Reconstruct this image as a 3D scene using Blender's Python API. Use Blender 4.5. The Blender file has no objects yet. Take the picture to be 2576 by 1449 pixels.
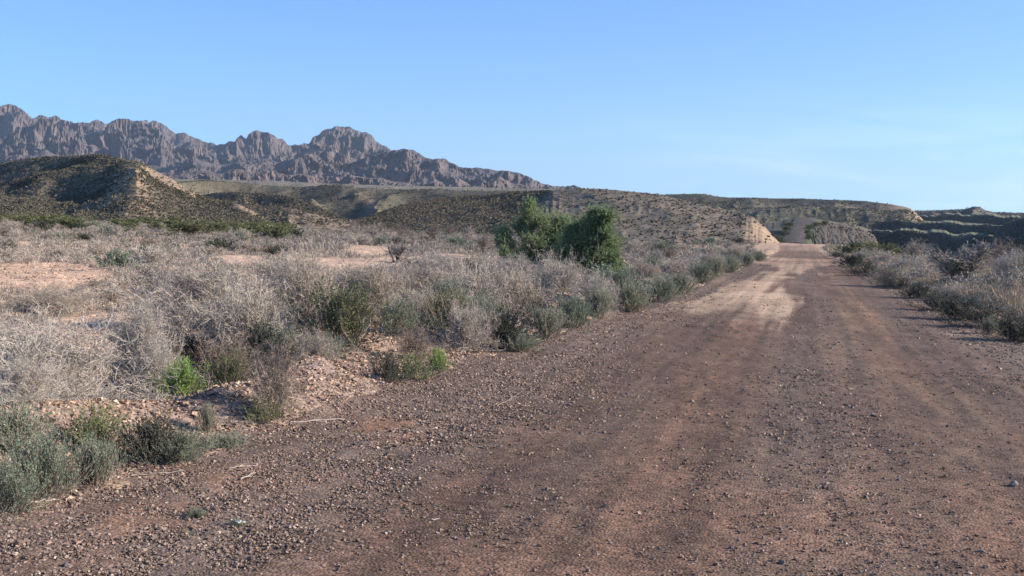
import bpy, math, numpy as np
from mathutils import Matrix
S = bpy.context.scene
COL = S.collection
RNG = np.random.default_rng(7)
R = math.radians

# ------------------------------------------------------------------ camera frame
F = 2862.0; CX, CY = 1288.0, 724.5; H = 1.6
def yh(x): return 532.0 + 0.0322*x                      # vanishing line of the plain
def _camrow(x, y): return np.array([x-CX, CY-y, -F])
a_ = _camrow(0, yh(0)); b_ = _camrow(2576, yh(2576))
n_ = np.cross(b_, a_); n_ /= np.linalg.norm(n_)
if n_[1] < 0: n_ = -n_
f_ = _camrow(2025, yh(2025)); f_ /= np.linalg.norm(f_)
x_ = np.cross(f_, n_)
M = np.array([x_, f_, n_])                               # camera -> world
CAM = np.array([0, 0, H])
cam = bpy.data.cameras.new('camera'); camo = bpy.data.objects.new('camera', cam); COL.objects.link(camo)
cam.sensor_width = 36; cam.lens = 36*F/2576; cam.clip_start = 0.1; cam.clip_end = 60000
camo.matrix_world = Matrix.Translation((0, 0, H)) @ Matrix(M.tolist()).to_4x4()
S.camera = camo
fw = M @ np.array([0, 0, -1.0]); fw[2] = 0; fw /= np.linalg.norm(fw)
rt = np.array([fw[1], -fw[0], 0])
def ray(x, y):
    d = M @ _camrow(x, y); return d
def at(x, y, z=0.0):
    d = ray(x, y); t = (z-H)/d[2]; return CAM + d*t
def atD(x, y, D):
    d = ray(x, y); return CAM + d/np.hypot(d[0], d[1])*D

# ------------------------------------------------------------------ noise
def _h(ix, iy, s):
    n = (ix.astype(np.int64)*374761393 + iy.astype(np.int64)*668265263 + s*1274126177) & 0x7fffffff
    n = ((n ^ (n >> 13))*1274126177) & 0x7fffffff
    return ((n ^ (n >> 16)) & 0xffff)/65535.0
def vn(x, y, s=0):
    ix = np.floor(x); iy = np.floor(y); fx = x-ix; fy = y-iy
    fx = fx*fx*fx*(fx*(fx*6-15)+10); fy = fy*fy*fy*(fy*(fy*6-15)+10)
    a = _h(ix, iy, s); b = _h(ix+1, iy, s); c = _h(ix, iy+1, s); d = _h(ix+1, iy+1, s)
    return (a*(1-fx)+b*fx)*(1-fy)+(c*(1-fx)+d*fx)*fy
def fbm(x, y, o=4, s=0, g=0.5):
    r = 0; a = 1; t = 0
    for i in range(o):
        r = r + a*(vn(x, y, s+i*17)*2-1); t += a; a *= g; x = x*2.03+13.1; y = y*2.03+7.7
    return r/t
def rid(x, y, o=5, s=0, g=0.55):
    r = 0; a = 1; t = 0
    for i in range(o):
        r = r + a*(1-np.abs(vn(x, y, s+i*17)*2-1)*2); t += a; a *= g; x = x*2.07+3.1; y = y*2.07+5.7
    return r/t
def sst(a, b, x):
    t = np.clip((x-a)/(b-a), 0, 1); return t*t*(3-2*t)

# ------------------------------------------------------------------ meshes
def tagp(o, label=None, cat=None, group=None, kind=None):
    if label: o['label'] = label
    if cat: o['category'] = cat
    if group: o['group'] = group
    if kind: o['kind'] = kind
    return o
def rawmesh(name, V, Fc, mat, smooth=False, col=None):
    me = bpy.data.meshes.new(name)
    V = np.ascontiguousarray(V, dtype=np.float32).reshape(-1, 3)
    Fs = Fc if isinstance(Fc, list) else [Fc]
    Fs = [np.ascontiguousarray(f, dtype=np.int32) for f in Fs if len(f)]
    loops = np.concatenate([f.ravel() for f in Fs])
    cnt = np.concatenate([np.full(len(f), f.shape[1], np.int32) for f in Fs])
    st = np.concatenate([[0], np.cumsum(cnt)[:-1]]).astype(np.int32)
    me.vertices.add(len(V)); me.vertices.foreach_set('co', V.ravel())
    me.loops.add(len(loops)); me.loops.foreach_set('vertex_index', loops)
    me.polygons.add(len(cnt)); me.polygons.foreach_set('loop_start', st)
    try: me.polygons.foreach_set('loop_total', cnt)
    except Exception: pass
    me.update(calc_edges=True)
    me.polygons.foreach_set('use_smooth', np.full(len(cnt), smooth))
    if col is not None:
        at_ = me.attributes.new('col', 'FLOAT_COLOR', 'POINT')
        c = np.ones((len(V), 4), np.float32); c[:, :3] = col
        at_.data.foreach_set('color', c.ravel())
    if mat: me.materials.append(mat)
    return me
def obj(name, me, parent=None, loc=None):
    o = bpy.data.objects.new(name, me); COL.objects.link(o)
    if parent: o.parent = parent
    if loc is not None: o.location = loc
    return o
def empty(name, loc=(0, 0, 0)):
    o = bpy.data.objects.new(name, None); COL.objects.link(o); o.location = loc; o.empty_display_size = .1
    return o
def copy_tree(o, parent=None):
    c = o.copy(); COL.objects.link(c); c.parent = parent
    for k in list(o.children): copy_tree(k, c)
    return c
def grid_faces(n, m):
    i = np.arange(n-1)[:, None]*m + np.arange(m-1)[None]
    return np.stack([i, i+1, i+m+1, i+m], -1).reshape(-1, 4)

# ------------------------------------------------------------------ materials
def newmat(name):
    m = bpy.data.materials.new(name); m.use_nodes = True
    nt = m.node_tree; b = nt.nodes['Principled BSDF']
    b.inputs['Roughness'].default_value = .9; b.inputs['Specular IOR Level'].default_value = .15
    return m, nt, b
def N(nt, t, **k):
    n = nt.nodes.new(t)
    for a, v in k.items():
        if a in n.inputs.keys(): n.inputs[a].default_value = v
        else: setattr(n, a, v)
    return n
def L(nt, a, b): nt.links.new(a, b)
def mul_mix(nt, ca, fac_socket, lo, hi):
    """colour * lerp(lo,hi,fac)"""
    mr = N(nt, 'ShaderNodeMapRange'); mr.inputs['To Min'].default_value = lo; mr.inputs['To Max'].default_value = hi
    L(nt, fac_socket, mr.inputs['Value'])
    v = N(nt, 'ShaderNodeVectorMath', operation='SCALE')
    L(nt, ca, v.inputs[0]); L(nt, mr.outputs[0], v.inputs['Scale'])
    return v.outputs[0]
def coord(nt):
    return N(nt, 'ShaderNodeNewGeometry').outputs['Position']

def gravel_mat(name, vs, bump, lo=.55, hi=1.5):
    m, nt, b = newmat(name)
    at_ = N(nt, 'ShaderNodeAttribute', attribute_name='col'); c = at_.outputs['Color']; p = coord(nt)
    v = N(nt, 'ShaderNodeTexVoronoi'); v.inputs['Scale'].default_value = vs; v.inputs['Randomness'].default_value = 1
    wn = N(nt, 'ShaderNodeTexNoise', noise_dimensions='3D'); wn.inputs['Scale'].default_value = vs*.6; wn.inputs['Detail'].default_value = 2
    wm = N(nt, 'ShaderNodeVectorMath', operation='MULTIPLY_ADD'); wm.inputs[1].default_value = (.6/vs,)*3
    L(nt, wn.outputs['Color'], wm.inputs[0]); L(nt, p, wm.inputs[2]); L(nt, wm.outputs[0], v.inputs['Vector'])
    sep = N(nt, 'ShaderNodeSeparateColor'); L(nt, v.outputs['Color'], sep.inputs[0])
    c = mul_mix(nt, c, sep.outputs[0], lo, hi)
    v2 = N(nt, 'ShaderNodeTexVoronoi'); v2.inputs['Scale'].default_value = vs*.37; L(nt, wm.outputs[0], v2.inputs['Vector'])
    sep2 = N(nt, 'ShaderNodeSeparateColor'); L(nt, v2.outputs['Color'], sep2.inputs[0])
    c = mul_mix(nt, c, sep2.outputs[1], .8, 1.2)
    n1 = N(nt, 'ShaderNodeTexNoise'); n1.inputs['Scale'].default_value = 1.3; n1.inputs['Detail'].default_value = 8; n1.inputs['Roughness'].default_value = .7
    L(nt, p, n1.inputs['Vector'])
    c = mul_mix(nt, c, n1.outputs[0], .45, 1.55)
    L(nt, c, b.inputs['Base Color'])
    ad = N(nt, 'ShaderNodeMath', operation='MULTIPLY_ADD'); ad.inputs[1].default_value = .6
    L(nt, v.outputs['Distance'], ad.inputs[0]); L(nt, n1.outputs[0], ad.inputs[2])
    bp = N(nt, 'ShaderNodeBump', invert=True); bp.inputs['Strength'].default_value = .7; bp.inputs['Distance'].default_value = bump
    L(nt, ad.outputs[0], bp.inputs['Height']); L(nt, bp.outputs[0], b.inputs['Normal'])
    return m
def attr_mat(name, scale, bump, lo=.7, hi=1.3, rough=.95, bs=.6, vor=None):
    m, nt, b = newmat(name); b.inputs['Roughness'].default_value = rough
    at_ = N(nt, 'ShaderNodeAttribute', attribute_name='col'); c = at_.outputs['Color']; p = coord(nt)
    n1 = N(nt, 'ShaderNodeTexNoise'); n1.inputs['Scale'].default_value = scale; n1.inputs['Detail'].default_value = 9; n1.inputs['Roughness'].default_value = .72
    L(nt, p, n1.inputs['Vector'])
    mr = N(nt, 'ShaderNodeMapRange'); mr.inputs['From Min'].default_value = .3; mr.inputs['From Max'].default_value = .7
    L(nt, n1.outputs[0], mr.inputs[0])
    c = mul_mix(nt, c, mr.outputs[0], lo, hi)
    L(nt, c, b.inputs['Base Color'])
    bp = N(nt, 'ShaderNodeBump'); bp.inputs['Strength'].default_value = bs; bp.inputs['Distance'].default_value = bump
    L(nt, n1.outputs[0], bp.inputs['Height']); L(nt, bp.outputs[0], b.inputs['Normal'])
    return m
def plant_mat(name, c0, c1, c2=None, trans=0.0):
    """colour varies per plant (c0..c1) and along the plant by fine noise"""
    m, nt, b = newmat(name)
    oi = N(nt, 'ShaderNodeObjectInfo'); p = coord(nt)
    mx = N(nt, 'ShaderNodeMix', data_type='RGBA'); mx.inputs[6].default_value = (*c0, 1); mx.inputs[7].default_value = (*c1, 1)
    n1 = N(nt, 'ShaderNodeTexNoise'); n1.inputs['Scale'].default_value = 9; n1.inputs['Detail'].default_value = 3
    L(nt, p, n1.inputs['Vector'])
    av = N(nt, 'ShaderNodeMath', operation='MULTIPLY_ADD'); av.inputs[1].default_value = .7
    sb = N(nt, 'ShaderNodeMath', operation='MULTIPLY_ADD'); sb.inputs[1].default_value = .9; sb.inputs[2].default_value = -.25
    L(nt, n1.outputs[0], sb.inputs[0]); L(nt, oi.outputs['Random'], av.inputs[0]); L(nt, sb.outputs[0], av.inputs[2])
    L(nt, av.outputs[0], mx.inputs[0]); c = mx.outputs[2]
    n2 = N(nt, 'ShaderNodeTexNoise'); n2.inputs['Scale'].default_value = 45; n2.inputs['Detail'].default_value = 2
    L(nt, p, n2.inputs['Vector'])
    mr = N(nt, 'ShaderNodeMapRange'); mr.inputs['From Min'].default_value = .35; mr.inputs['From Max'].default_value = .65
    L(nt, n2.outputs[0], mr.inputs[0])
    c = mul_mix(nt, c, mr.outputs[0], .7, 1.35)
    L(nt, c, b.inputs['Base Color'])
    if trans:
        tr = N(nt, 'ShaderNodeBsdfTranslucent'); L(nt, c, tr.inputs[0])
        ms = N(nt, 'ShaderNodeMixShader'); ms.inputs[0].default_value = trans
        L(nt, b.outputs[0], ms.inputs[1]); L(nt, tr.outputs[0], ms.inputs[2])
        L(nt, ms.outputs[0], nt.nodes['Material Output'].inputs[0])
    return m
M_twig = plant_mat('dry_twig', (.41, .36, .31), (.33, .27, .215))
M_treetwig = plant_mat('tree_twig', (.35, .30, .26), (.28, .235, .20))
M_twigb = plant_mat('brown_twig', (.25, .19, .15), (.20, .16, .13))
M_bark = plant_mat('bark', (.16, .13, .11), (.10, .085, .075))
M_sage = plant_mat('sage_leaf', (.27, .32, .22), (.20, .255, .17), trans=.2)
M_olive = plant_mat('olive_leaf', (.15, .155, .07), (.10, .125, .06), trans=.15)
M_dark = plant_mat('dark_leaf', (.06, .075, .05), (.04, .055, .04), trans=.05)
M_bright = plant_mat('bright_leaf', (.22, .35, .09), (.26, .385, .10), trans=.3)
M_ygreen = plant_mat('yellow_green_leaf', (.20, .27, .075), (.15, .22, .07), trans=.2)
M_tam = plant_mat('tamarisk_leaf', (.17, .22, .11), (.30, .355, .18), trans=.35)
M_creo = plant_mat('creosote_leaf', (.135, .15, .06), (.17, .175, .085), trans=.2)
M_grass = plant_mat('dry_grass', (.60, .49, .35), (.50, .40, .28), trans=.3)
M_white = plant_mat('white_petal', (.8, .8, .75), (.75, .75, .7))
M_ground = gravel_mat('desert_soil', 30, .02, .62, 1.4)
M_road = gravel_mat('road_gravel', 55, .014, .6, 1.42)
M_stone = attr_mat('stone', 60, .002, .8, 1.2)
M_hill = attr_mat('hill_soil', .35, .8, .62, 1.38)
M_fill = attr_mat('fill_soil', .5, .5, .75, 1.25)
M_mtn = attr_mat('mountain_rock', .022, 26, .55, 1.45, bs=1.0)
M_scrub = attr_mat('scrub', 3, .05, .6, 1.4)

# ------------------------------------------------------------------ terrain heights
def road_edges(Y):
    l = np.interp(Y, [0, 10, 23, 32, 79, 135, 180, 230], [-4.1, -4.0, -3.7, -3.3, -2.6, -2.7, -3.9, -4.2])
    r = np.interp(Y, [0, 16, 22, 34, 79, 135, 180, 230], [4.1, 3.75, 3.55, 3.1, 2.45, 1.5, 1.6, 1.6])
    return l, r
def gz(X, Y):
    X = np.asarray(X, float); Y = np.asarray(Y, float)
    l, r = road_edges(Y)
    el = l + .35*(vn(X*0+3.3, Y*.45, 5)-.5)*2
    d = el - X                                             # metres left of the road edge
    fade = sst(160, 100, Y)
    hgt = .10 + .16*vn(Y*.35, Y*0+9, 3)
    z = fade*hgt*(.35+1.1*sst(.3, .8, vn(Y*.8, X*.5, 19)))*np.exp(-((d-.75-.5*(vn(Y*.6, X*0, 23)-.5))/.5)**2) + fade*.05*fbm(X*3, Y*3, 4, 25)*sst(-.1, .5, d)
    z = z - fade*.10*sst(1.0, 1.8, d)
    z = z + fade*.16*fbm(X*.22, Y*.22, 4, 11)*sst(1.2, 4, d)
    dr = X - r
    z = z + fade*.10*np.exp(-((dr-.45)/.3)**2) - .25*sst(.6, 4, dr)*fade
    z = z + .12*fbm(X*.3, Y*.3, 3, 21)*sst(.6, 3, dr)*fade
    # flat wheel-worn surface relief
    onr = sst(-.2, .5, -d)*sst(-.2, .4, -dr)
    z = z + onr*.015*fbm(X*3.1, Y*.35, 3, 31)
    z = z + .62*np.exp(-((Y-180)/38)**2)*sst(-24, -7, X)*sst(14, 5.5, X)
    z = z - 5.0*np.maximum(sst(190, 290, Y)*sst(-45, -15, X), sst(105, 185, Y)*sst(5.5, 17, X))
    return z
def ell(x, y, rx, ry, soft=1.0):
    """soft ellipse laid on the ground round the point seen at pixel x,y; radii in pixels"""
    c = at(x, y); e = at(x+rx, y); f = at(x, y-ry); g = at(x, y+ry)
    return c, abs(e[0]-c[0]), (abs(f[1]-c[1])+abs(g[1]-c[1]))/2
BARE = [(110, 678, 260, 38), (350, 604, 110, 14), (250, 810, 190, 60), (640, 690, 170, 24), (470, 620, 60, 8), (860, 655, 150, 16), (930, 625, 140, 11), (60, 610, 90, 9),
        (1020, 650, 150, 12), (600, 650, 130, 12), (1150, 640, 90, 6), (300, 640, 110, 10), (1290, 690, 60, 12)]
BARE_E = [ell(*b) for b in BARE]
def bare(X, Y):
    r = np.zeros_like(np.asarray(X, float))
    for c, a, b in BARE_E:
        dx = X-c[0]; dy = Y-c[1]
        # ellipse axes follow the sight line
        u = np.array([c[0], c[1]])/np.hypot(c[0], c[1]); al = dx*u[0]+dy*u[1]; pe = dx*u[1]-dy*u[0]
        r = np.maximum(r, sst(1.25, .75, np.sqrt((pe/a)**2+(al/b)**2)))
    return r

# ------------------------------------------------------------------ ground sheet
def lerpc(c, k, t): return c*(1-t[..., None]) + np.array(k)*t[..., None]
def ground_col(X, Y):
    n1 = fbm(X*.35, Y*.35, 4, 41); n2 = fbm(X*1.7, Y*1.7, 4, 51)
    c = np.ones(X.shape+(3,))*np.array([.40, .275, .18])
    c = lerpc(c, (.30, .215, .155), np.clip(.5+n1*1.1, 0, 1))
    b = bare(X, Y); c = lerpc(c, (.60, .40, .27), b*np.clip(.85+n2*.4, 0, 1))
    l, r = road_edges(Y)
    d = l-X; dr = X-r
    bm = sst(-.6, .3, d)*sst(2.0, 1.3, d)*sst(120, 60, Y)
    c = lerpc(c, (.225, .165, .13), bm*.9)
    c = lerpc(c, (.115, .09, .082), sst(-.1, -1, d)*sst(-.1, -1, dr)*sst(150, 120, Y))
    c = lerpc(c, (.27, .21, .15), sst(.2, 1.2, dr)*.8)
    # tan cut soil round the crest of the road
    tn = np.exp(-((Y-168)/45)**2)*sst(-22, -9, X)*sst(22, 9, X)
    c = lerpc(c, (.46, .31, .2), tn)
    c = lerpc(c, (.20, .18, .12), sst(250, 400, Y))
    return c*(1+.18*n2[..., None])
def build_ground():
    nr, nc = 760, 520
    D = 1.2*np.exp(np.linspace(0, math.log(24000/1.2), nr)); T = np.linspace(-.95, .85, nc)
    DD, TT = np.meshgrid(D, T, indexing='ij')
    X = DD*(fw[0]+rt[0]*TT); Y = DD*(fw[1]+rt[1]*TT)
    Z = gz(X, Y) + .02*fbm(X*6, Y*6, 3, 61)*sst(60, 30, DD)
    l, r = road_edges(Y); onroad = (X > l+.25) & (X < r-.25) & (Y < 240)
    Z = Z - .06*onroad*sst(0, 60, 240-Y) - 12*sst(450, 700, DD)*sst(30000, 29999, DD)
    me = rawmesh('ground', np.stack([X, Y, Z], -1), grid_faces(nr, nc), M_ground, True, ground_col(X, Y).reshape(-1, 3))
    tagp(obj('ground', me), kind='structure')
build_ground()

# ------------------------------------------------------------------ road
def patches(c, X, Y, lst):
    for (px, py, rx, ry, k, s) in lst:
        q, a, b = ell(px, py, rx, ry)
        w = .8*fbm(X*3.2, Y*.09, 4, 71)+.35*fbm(X*.8, Y*.5, 3, 72)
        t = sst(1.15, .55, np.sqrt(((X-q[0])/a)**2+((Y-q[1])/b)**2)+w)*s
        c = lerpc(c, k, t)
    return c
TAN = (.47, .345, .24); RUST = (.215, .135, .098); TAN2 = (.53, .40, .285); GREY = (.165, .128, .103); EARTH = (.20, .125, .088)
def road_col(X, Y):
    st = fbm(X*1.6, Y*.07, 4, 81); st2 = fbm(X*8.5, Y*.05, 4, 91); n2 = fbm(X*1.2, Y*.8, 4, 95); n3 = fbm(X*.5, Y*.12, 3, 99)
    c = np.ones(X.shape+(3,))*np.array([.15, .102, .078])
    c = lerpc(c, GREY, np.clip(.35+st*1.2, 0, 1)*.7)
    tr = np.exp(-((X-1.25-.1*n3)/.42)**2) + np.exp(-((X+1.0-.1*n3)/.38)**2)
    c = lerpc(c, (.20, .125, .085), np.clip(tr*(.6+st2*.9+n2*.4), 0, 1)*.8)
    c = lerpc(c, (.20, .155, .13), sst(-2.0, -3.0, X+.4*n2)*.75)
    c = lerpc(c, (.20, .16, .13), sst(2.3, 3.0, X+.3*n2)*.7)
    c = lerpc(c, EARTH, sst(9.5, 6.2, Y)*np.clip(.55+n2*1.2, 0, 1)*sst(-2.6, -1.6, X)*.75)
    c = patches(c, X, Y, [(1945, 762, 85, 38, TAN2, .82), (1800, 758, 110, 30, TAN2, .6), (1875, 722, 70, 22, TAN2, .7), (1930, 700, 40, 26, TAN2, .6), (1990, 672, 50, 12, TAN2, .6), (1985, 655, 60, 3, TAN, .7),
        (1870, 800, 60, 20, (.36, .26, .2), .5), (1980, 698, 40, 4, TAN, .6), (1840, 725, 80, 5, TAN, .7), (2080, 690, 40, 6, TAN, .45), (2165, 790, 45, 36, (.28, .185, .125), .6), (2120, 745, 24, 18, (.26, .18, .125), .4),
        (2230, 920, 60, 45, RUST, .7), (2340, 1000, 70, 60, (.21, .14, .10), .6), (2480, 1120, 110, 50, (.21, .14, .10), .5),
        (1743, 1005, 30, 50, (.24, .15, .10), .7), (1690, 1080, 50, 50, (.23, .145, .10), .7), (1500, 1220, 70, 60, (.22, .14, .1), .6), (1300, 1390, 120, 50, (.205, .13, .092), .6), (2100, 890, 30, 60, (.22,.15,.11), .5),
        (960, 1068, 80, 22, (.30, .17, .10), .8), (1030, 1105, 60, 14, (.30, .17, .11), .6), (560, 1200, 240, 40, (.25, .155, .105), .7), (330, 1300, 200, 60, (.27, .165, .11), .7), (160, 1420, 220, 60, (.24, .155, .11), .6),
        (2450, 845, 60, 8, TAN, .6), (2310, 765, 40, 4, TAN, .5)])
    crest = np.exp(-((Y-172)/36)**2); c = lerpc(c, (.46, .33, .24), np.clip(crest*(.9+n3*.8), 0, 1))
    band = sst(.35, .8, vn(X*.15, Y*.13, 97))*sst(34, 50, Y)*sst(140, 110, Y)
    c = lerpc(c, (.40, .28, .2), band*.75)
    return np.clip(c*(1+.22*n2[..., None]+.34*st2[..., None]+.08*st[..., None])*np.array([.88, .82, .76]), .02, .8)
def build_road():
    Y = -3 + 3.5*(np.exp(np.linspace(0, math.log(246/3.5), 620))-1)*1.0
    U = np.linspace(0, 1, 150)
    YY, UU = np.meshgrid(Y, U, indexing='ij')
    l, r = road_edges(YY)
    l = l + .35*(vn(YY*0+3.3, YY*.45, 5)-.5)*2 + .14*(vn(YY*2.2, YY*0, 6)-.5) - .1
    r = r + .35*(vn(YY*0+1.3, YY*.4, 8)-.5)*2 + .2*(vn(YY*1.9, YY*0, 9)-.5) + .1
    X = l+(r-l)*UU
    Z = gz(X, YY) + .004 + .016*fbm(X*7, YY*7, 3, 61)*sst(40, 20, YY) - .05*(1-sst(0, .02, UU)*sst(0, .02, 1-UU))
    me = rawmesh('road', np.stack([X, YY, Z], -1), grid_faces(len(Y), len(U))[:, ::-1], M_road, True, road_col(X, YY).reshape(-1, 3))
    tagp(obj('dirt_road', me), kind='structure')
build_road()

# ------------------------------------------------------------------ hills and mountains
HILLPTS = {}
def resample(pts, n, jag=0, js=0):
    p = np.array(pts, float); x = np.linspace(p[0, 0], p[-1, 0], n); y = np.interp(x, p[:, 0], p[:, 1])
    if jag: y = y + jag*fbm(x*.09, x*0, 4, js, .6)
    return x, y
def hill(name, crest, D, front, back, zfoot, mat, colf, nu=300, nv=90, power=1.3, amp=.15, nscale=.02, gully=.1, gs=.08, jag=0, seed=1, ridged=False, wc=.12, kind='structure', postz=None, bshape=1.0, sub=.35, rise=0, big=0, bs=.002, crag=0, cs=.01):
    xs, ys = resample(crest, nu, jag, seed)
    Dc = np.interp(xs, [q[0] for q in D], [q[1] for q in D])
    C = np.array([atD(a, b, d) for a, b, d in zip(xs, ys, Dc)])
    hd = C[:, :2]/np.hypot(C[:, 0], C[:, 1])[:, None]
    Rr = np.hypot(C[:, 0], C[:, 1])
    fr = np.interp(xs, [q[0] for q in front], [q[1] for q in front]); bk = back
    s = np.concatenate([-np.linspace(1, 0, nv, endpoint=False), np.linspace(0, 1, nv//3)])
    Sg, I = np.meshgrid(s, np.arange(nu), indexing='ij')
    dist = Rr[I] + np.where(Sg < 0, Sg*(Rr[I]-fr[I]), Sg*bk)
    zc = C[I, 2]
    zf = zfoot if not callable(zfoot) else zfoot(xs)[I]
    a = np.abs(Sg); pr = np.where(Sg < 0, (1-a)**power*(1+.0*a), 1-a**1.5*bshape)
    X = hd[I, 0]*dist; Y = hd[I, 1]*dist
    hh = (zc-zf); Z = zf+hh*pr
    w = np.where(Sg < 0, np.minimum(a/wc, 1)*np.minimum((1-a)/.12, 1), -0.3*a)
    fn = rid if ridged else fbm
    Z = Z + amp*hh*w*(fn(X*nscale, Y*nscale, 6, seed)-sub)
    lat = np.arctan2(X, Y)*Rr.mean()
    if big:
        wx = lat+fbm(X*bs*.9, Y*bs*.9, 3, seed+41)*.5/bs+(Rr[I]-dist)*.35
        Z = Z + big*hh*np.where(Sg < 0, np.minimum(a/.3, 1)*np.minimum((1-a)/.2, 1), 0)*(rid(wx*bs, Sg*1.9+seed, 3, seed+43)-.5)
    wob = fbm(X*nscale*.8, Y*nscale*.8, 3, seed+5)*1.2/gs*.25
    Z = Z + gully*hh*w*(rid((lat+wob)*gs, Sg*1.6+seed, 4, seed+9)-sub)
    if postz: Z = postz(X, Y, Z, Sg, xs[I], hh)
    los = H + (zc-H)/Rr[I]*dist
    if rise: Z = np.where(Sg > 0, los + rise/F*dist*Sg*(.1+1.9*vn(X*.03, Y*.02, seed)) - .02, Z)
    Z = np.where(Sg < 0, np.minimum(Z, los-.004*(dist-Rr[I])*0 - .0005*dist*np.minimum(a*20, 1)), Z)
    if crag:
        wl = lat+fbm(lat*cs*.5, Z*cs*.5, 3, seed+61)*.9/cs; wz = Z+fbm(lat*cs*.6+9, Z*cs*.6, 3, seed+62)*.6/cs-lat*.35
        dp = crag*(rid(wl*cs, wz*cs*.9, 6, seed+63, .6))*np.where(Sg < 0, np.minimum(a*9, 1)*np.minimum((1-a)*6, 1), 0)
        X = X-hd[I, 0]*dp; Y = Y-hd[I, 1]*dp
    P = np.stack([X, Y, Z], -1)
    # slope for colouring and scattering
    gx = np.gradient(P, axis=0); gy = np.gradient(P, axis=1); nn = np.cross(gx, gy); nn /= np.linalg.norm(nn, axis=-1, keepdims=True)+1e-9
    nn *= np.sign(nn[..., 2:3]+1e-9)
    col = colf(X, Y, Z, Sg, xs[I], nn)
    me = rawmesh(name, P, grid_faces(*Sg.shape), mat, not ridged, col.reshape(-1, 3))
    o = obj(name, me); tagp(o, kind=kind)
    HILLPTS[len(HILLPTS)] = (name, P, Sg, xs[I], nn, col[..., 0])
    return P, Sg, xs[I], nn
def mcol(seed, base=(.13, .107, .104), alt=(.185, .142, .13), talus=(.125, .108, .10)):
    def f(X, Y, Z, Sg, V, nn):
        n = fbm(X*.004, Y*.004, 5, seed); n2 = fbm(X*.02, Y*.02+Z*.03, 4, seed+3)
        c = np.ones(X.shape+(3,))*np.array(base); c = lerpc(c, alt, np.clip(.4+n*1.8, 0, 1))
        c = lerpc(c, talus, sst(.55, .85, nn[..., 2])*.8)
        c = lerpc(c, (.085, .07, .07), np.clip(n2*1.6, 0, 1)*.6)
        return c
    return f
sky1 = [(-260, 300), (-180, 285), (-90, 300), (-40, 280), (0, 268), (20, 262), (43, 265), (66, 287), (83, 297), (106, 289), (123, 295), (138, 290), (158, 302), (186, 308), (221, 310), (245, 300), (262, 307), (266, 311), (301, 297), (324, 300), (344, 305), (370, 302), (375, 309), (384, 304), (407, 308), (430, 328), (441, 334), (464, 334), (487, 345), (513, 357), (556, 365), (573, 357), (590, 355), (606, 338), (613, 344), (619, 351), (627, 337), (647, 327), (676, 333), (696, 346), (716, 354), (728, 366), (745, 364), (777, 361), (786, 347), (814, 329), (843, 319), (874, 318), (900, 328), (935, 338), (946, 354), (986, 378), (1040, 400), (1120, 430), (1200, 450)]
sky2 = [(-260, 380), (-60, 395), (0, 400), (40, 388), (80, 392), (115, 376), (140, 390), (200, 396), (300, 404), (420, 422), (470, 412), (487, 390), (502, 404), (560, 415), (593, 408), (640, 402), (673, 398), (700, 408), (728, 401), (770, 390), (803, 378), (854, 385), (900, 402), (957, 387), (986, 379), (1015, 375), (1043, 378), (1072, 397), (1089, 401), (1115, 398), (1155, 420), (1201, 422), (1244, 428), (1278, 430), (1327, 442), (1359, 460), (1393, 468), (1409, 469), (1430, 467), (1445, 466), (1465, 473), (1520, 482), (1600, 500)]
sky3 = [(-260, 440), (60, 430), (150, 432), (300, 440), (430, 442), (470, 436), (500, 428), (560, 438), (600, 423), (640, 436), (680, 427), (720, 441), (760, 436), (810, 452), (850, 456), (880, 438), (915, 446), (960, 449), (1000, 458), (1040, 462), (1092, 449), (1120, 464), (1152, 447), (1185, 466), (1215, 451), (1235, 463), (1258, 444), (1290, 461), (1350, 472), (1450, 482)]
hill('mountain_range', sky1, [(-260, 5200), (400, 4900), (640, 4700), (1200, 4200)], [(-260, 3300), (1200, 3100)], 900, 60, M_mtn, mcol(3), nu=900, nv=240, power=.9, big=.5, bs=.0017, crag=75, cs=.0085, amp=.42, nscale=.0040, gully=.0, gs=.011, jag=4.0, seed=3, ridged=True, wc=.07, sub=.45)
hill('foothill_range', sky2, [(-260, 3500), (1015, 3300), (1600, 2900)], [(-260, 2700), (1600, 2350)], 600, 45, M_mtn, mcol(13, (.11, .093, .092), (.165, .122, .112), (.12, .105, .10)), nu=900, nv=170, power=1.0, big=.6, bs=.0026, crag=60, cs=.011, amp=.55, nscale=.0050, gully=.0, gs=.012, jag=2.8, seed=17, ridged=True, wc=.09, sub=.4)
hill('rocky_foothills', sky3, [(-260, 2500), (1450, 2350)], [(-260, 2200), (1450, 2080)], 300, 35, M_mtn, mcol(23, (.12, .10, .096), (.18, .132, .118), (.18, .145, .125)), nu=800, nv=90, power=1.0, crag=30, cs=.018, amp=.6, nscale=.009, gully=.0, gs=.018, jag=3.0, seed=29, ridged=True, wc=.12, sub=.3)
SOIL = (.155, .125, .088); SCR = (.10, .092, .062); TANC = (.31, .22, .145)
def hcol(seed, soil=SOIL, scr=SCR, sc=.05, cover=.5, tan=None, lightcap=0, shade_mask=None):
    def f(X, Y, Z, Sg, V, nn):
        n = fbm(X*sc, Y*sc, 4, seed); n2 = fbm(X*sc*9, Y*sc*9, 3, seed+3)
        c = np.ones(X.shape+(3,))*np.array(soil)
        c = lerpc(c, scr, np.clip(cover+n*.9+n2*.9, 0, 1)*.75)
        if shade_mask: c = lerpc(c, (.08, .075, .052), shade_mask(V, Sg, n2))  # shade painted on the flank that turns away from the sun
        if tan is not None:
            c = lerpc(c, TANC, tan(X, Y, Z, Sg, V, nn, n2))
        if lightcap: c = lerpc(c, (.16, .14, .10), sst(-.06, 0, Sg)*lightcap*.6)
        return c*(1+.15*n2[..., None])
    return f
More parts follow.
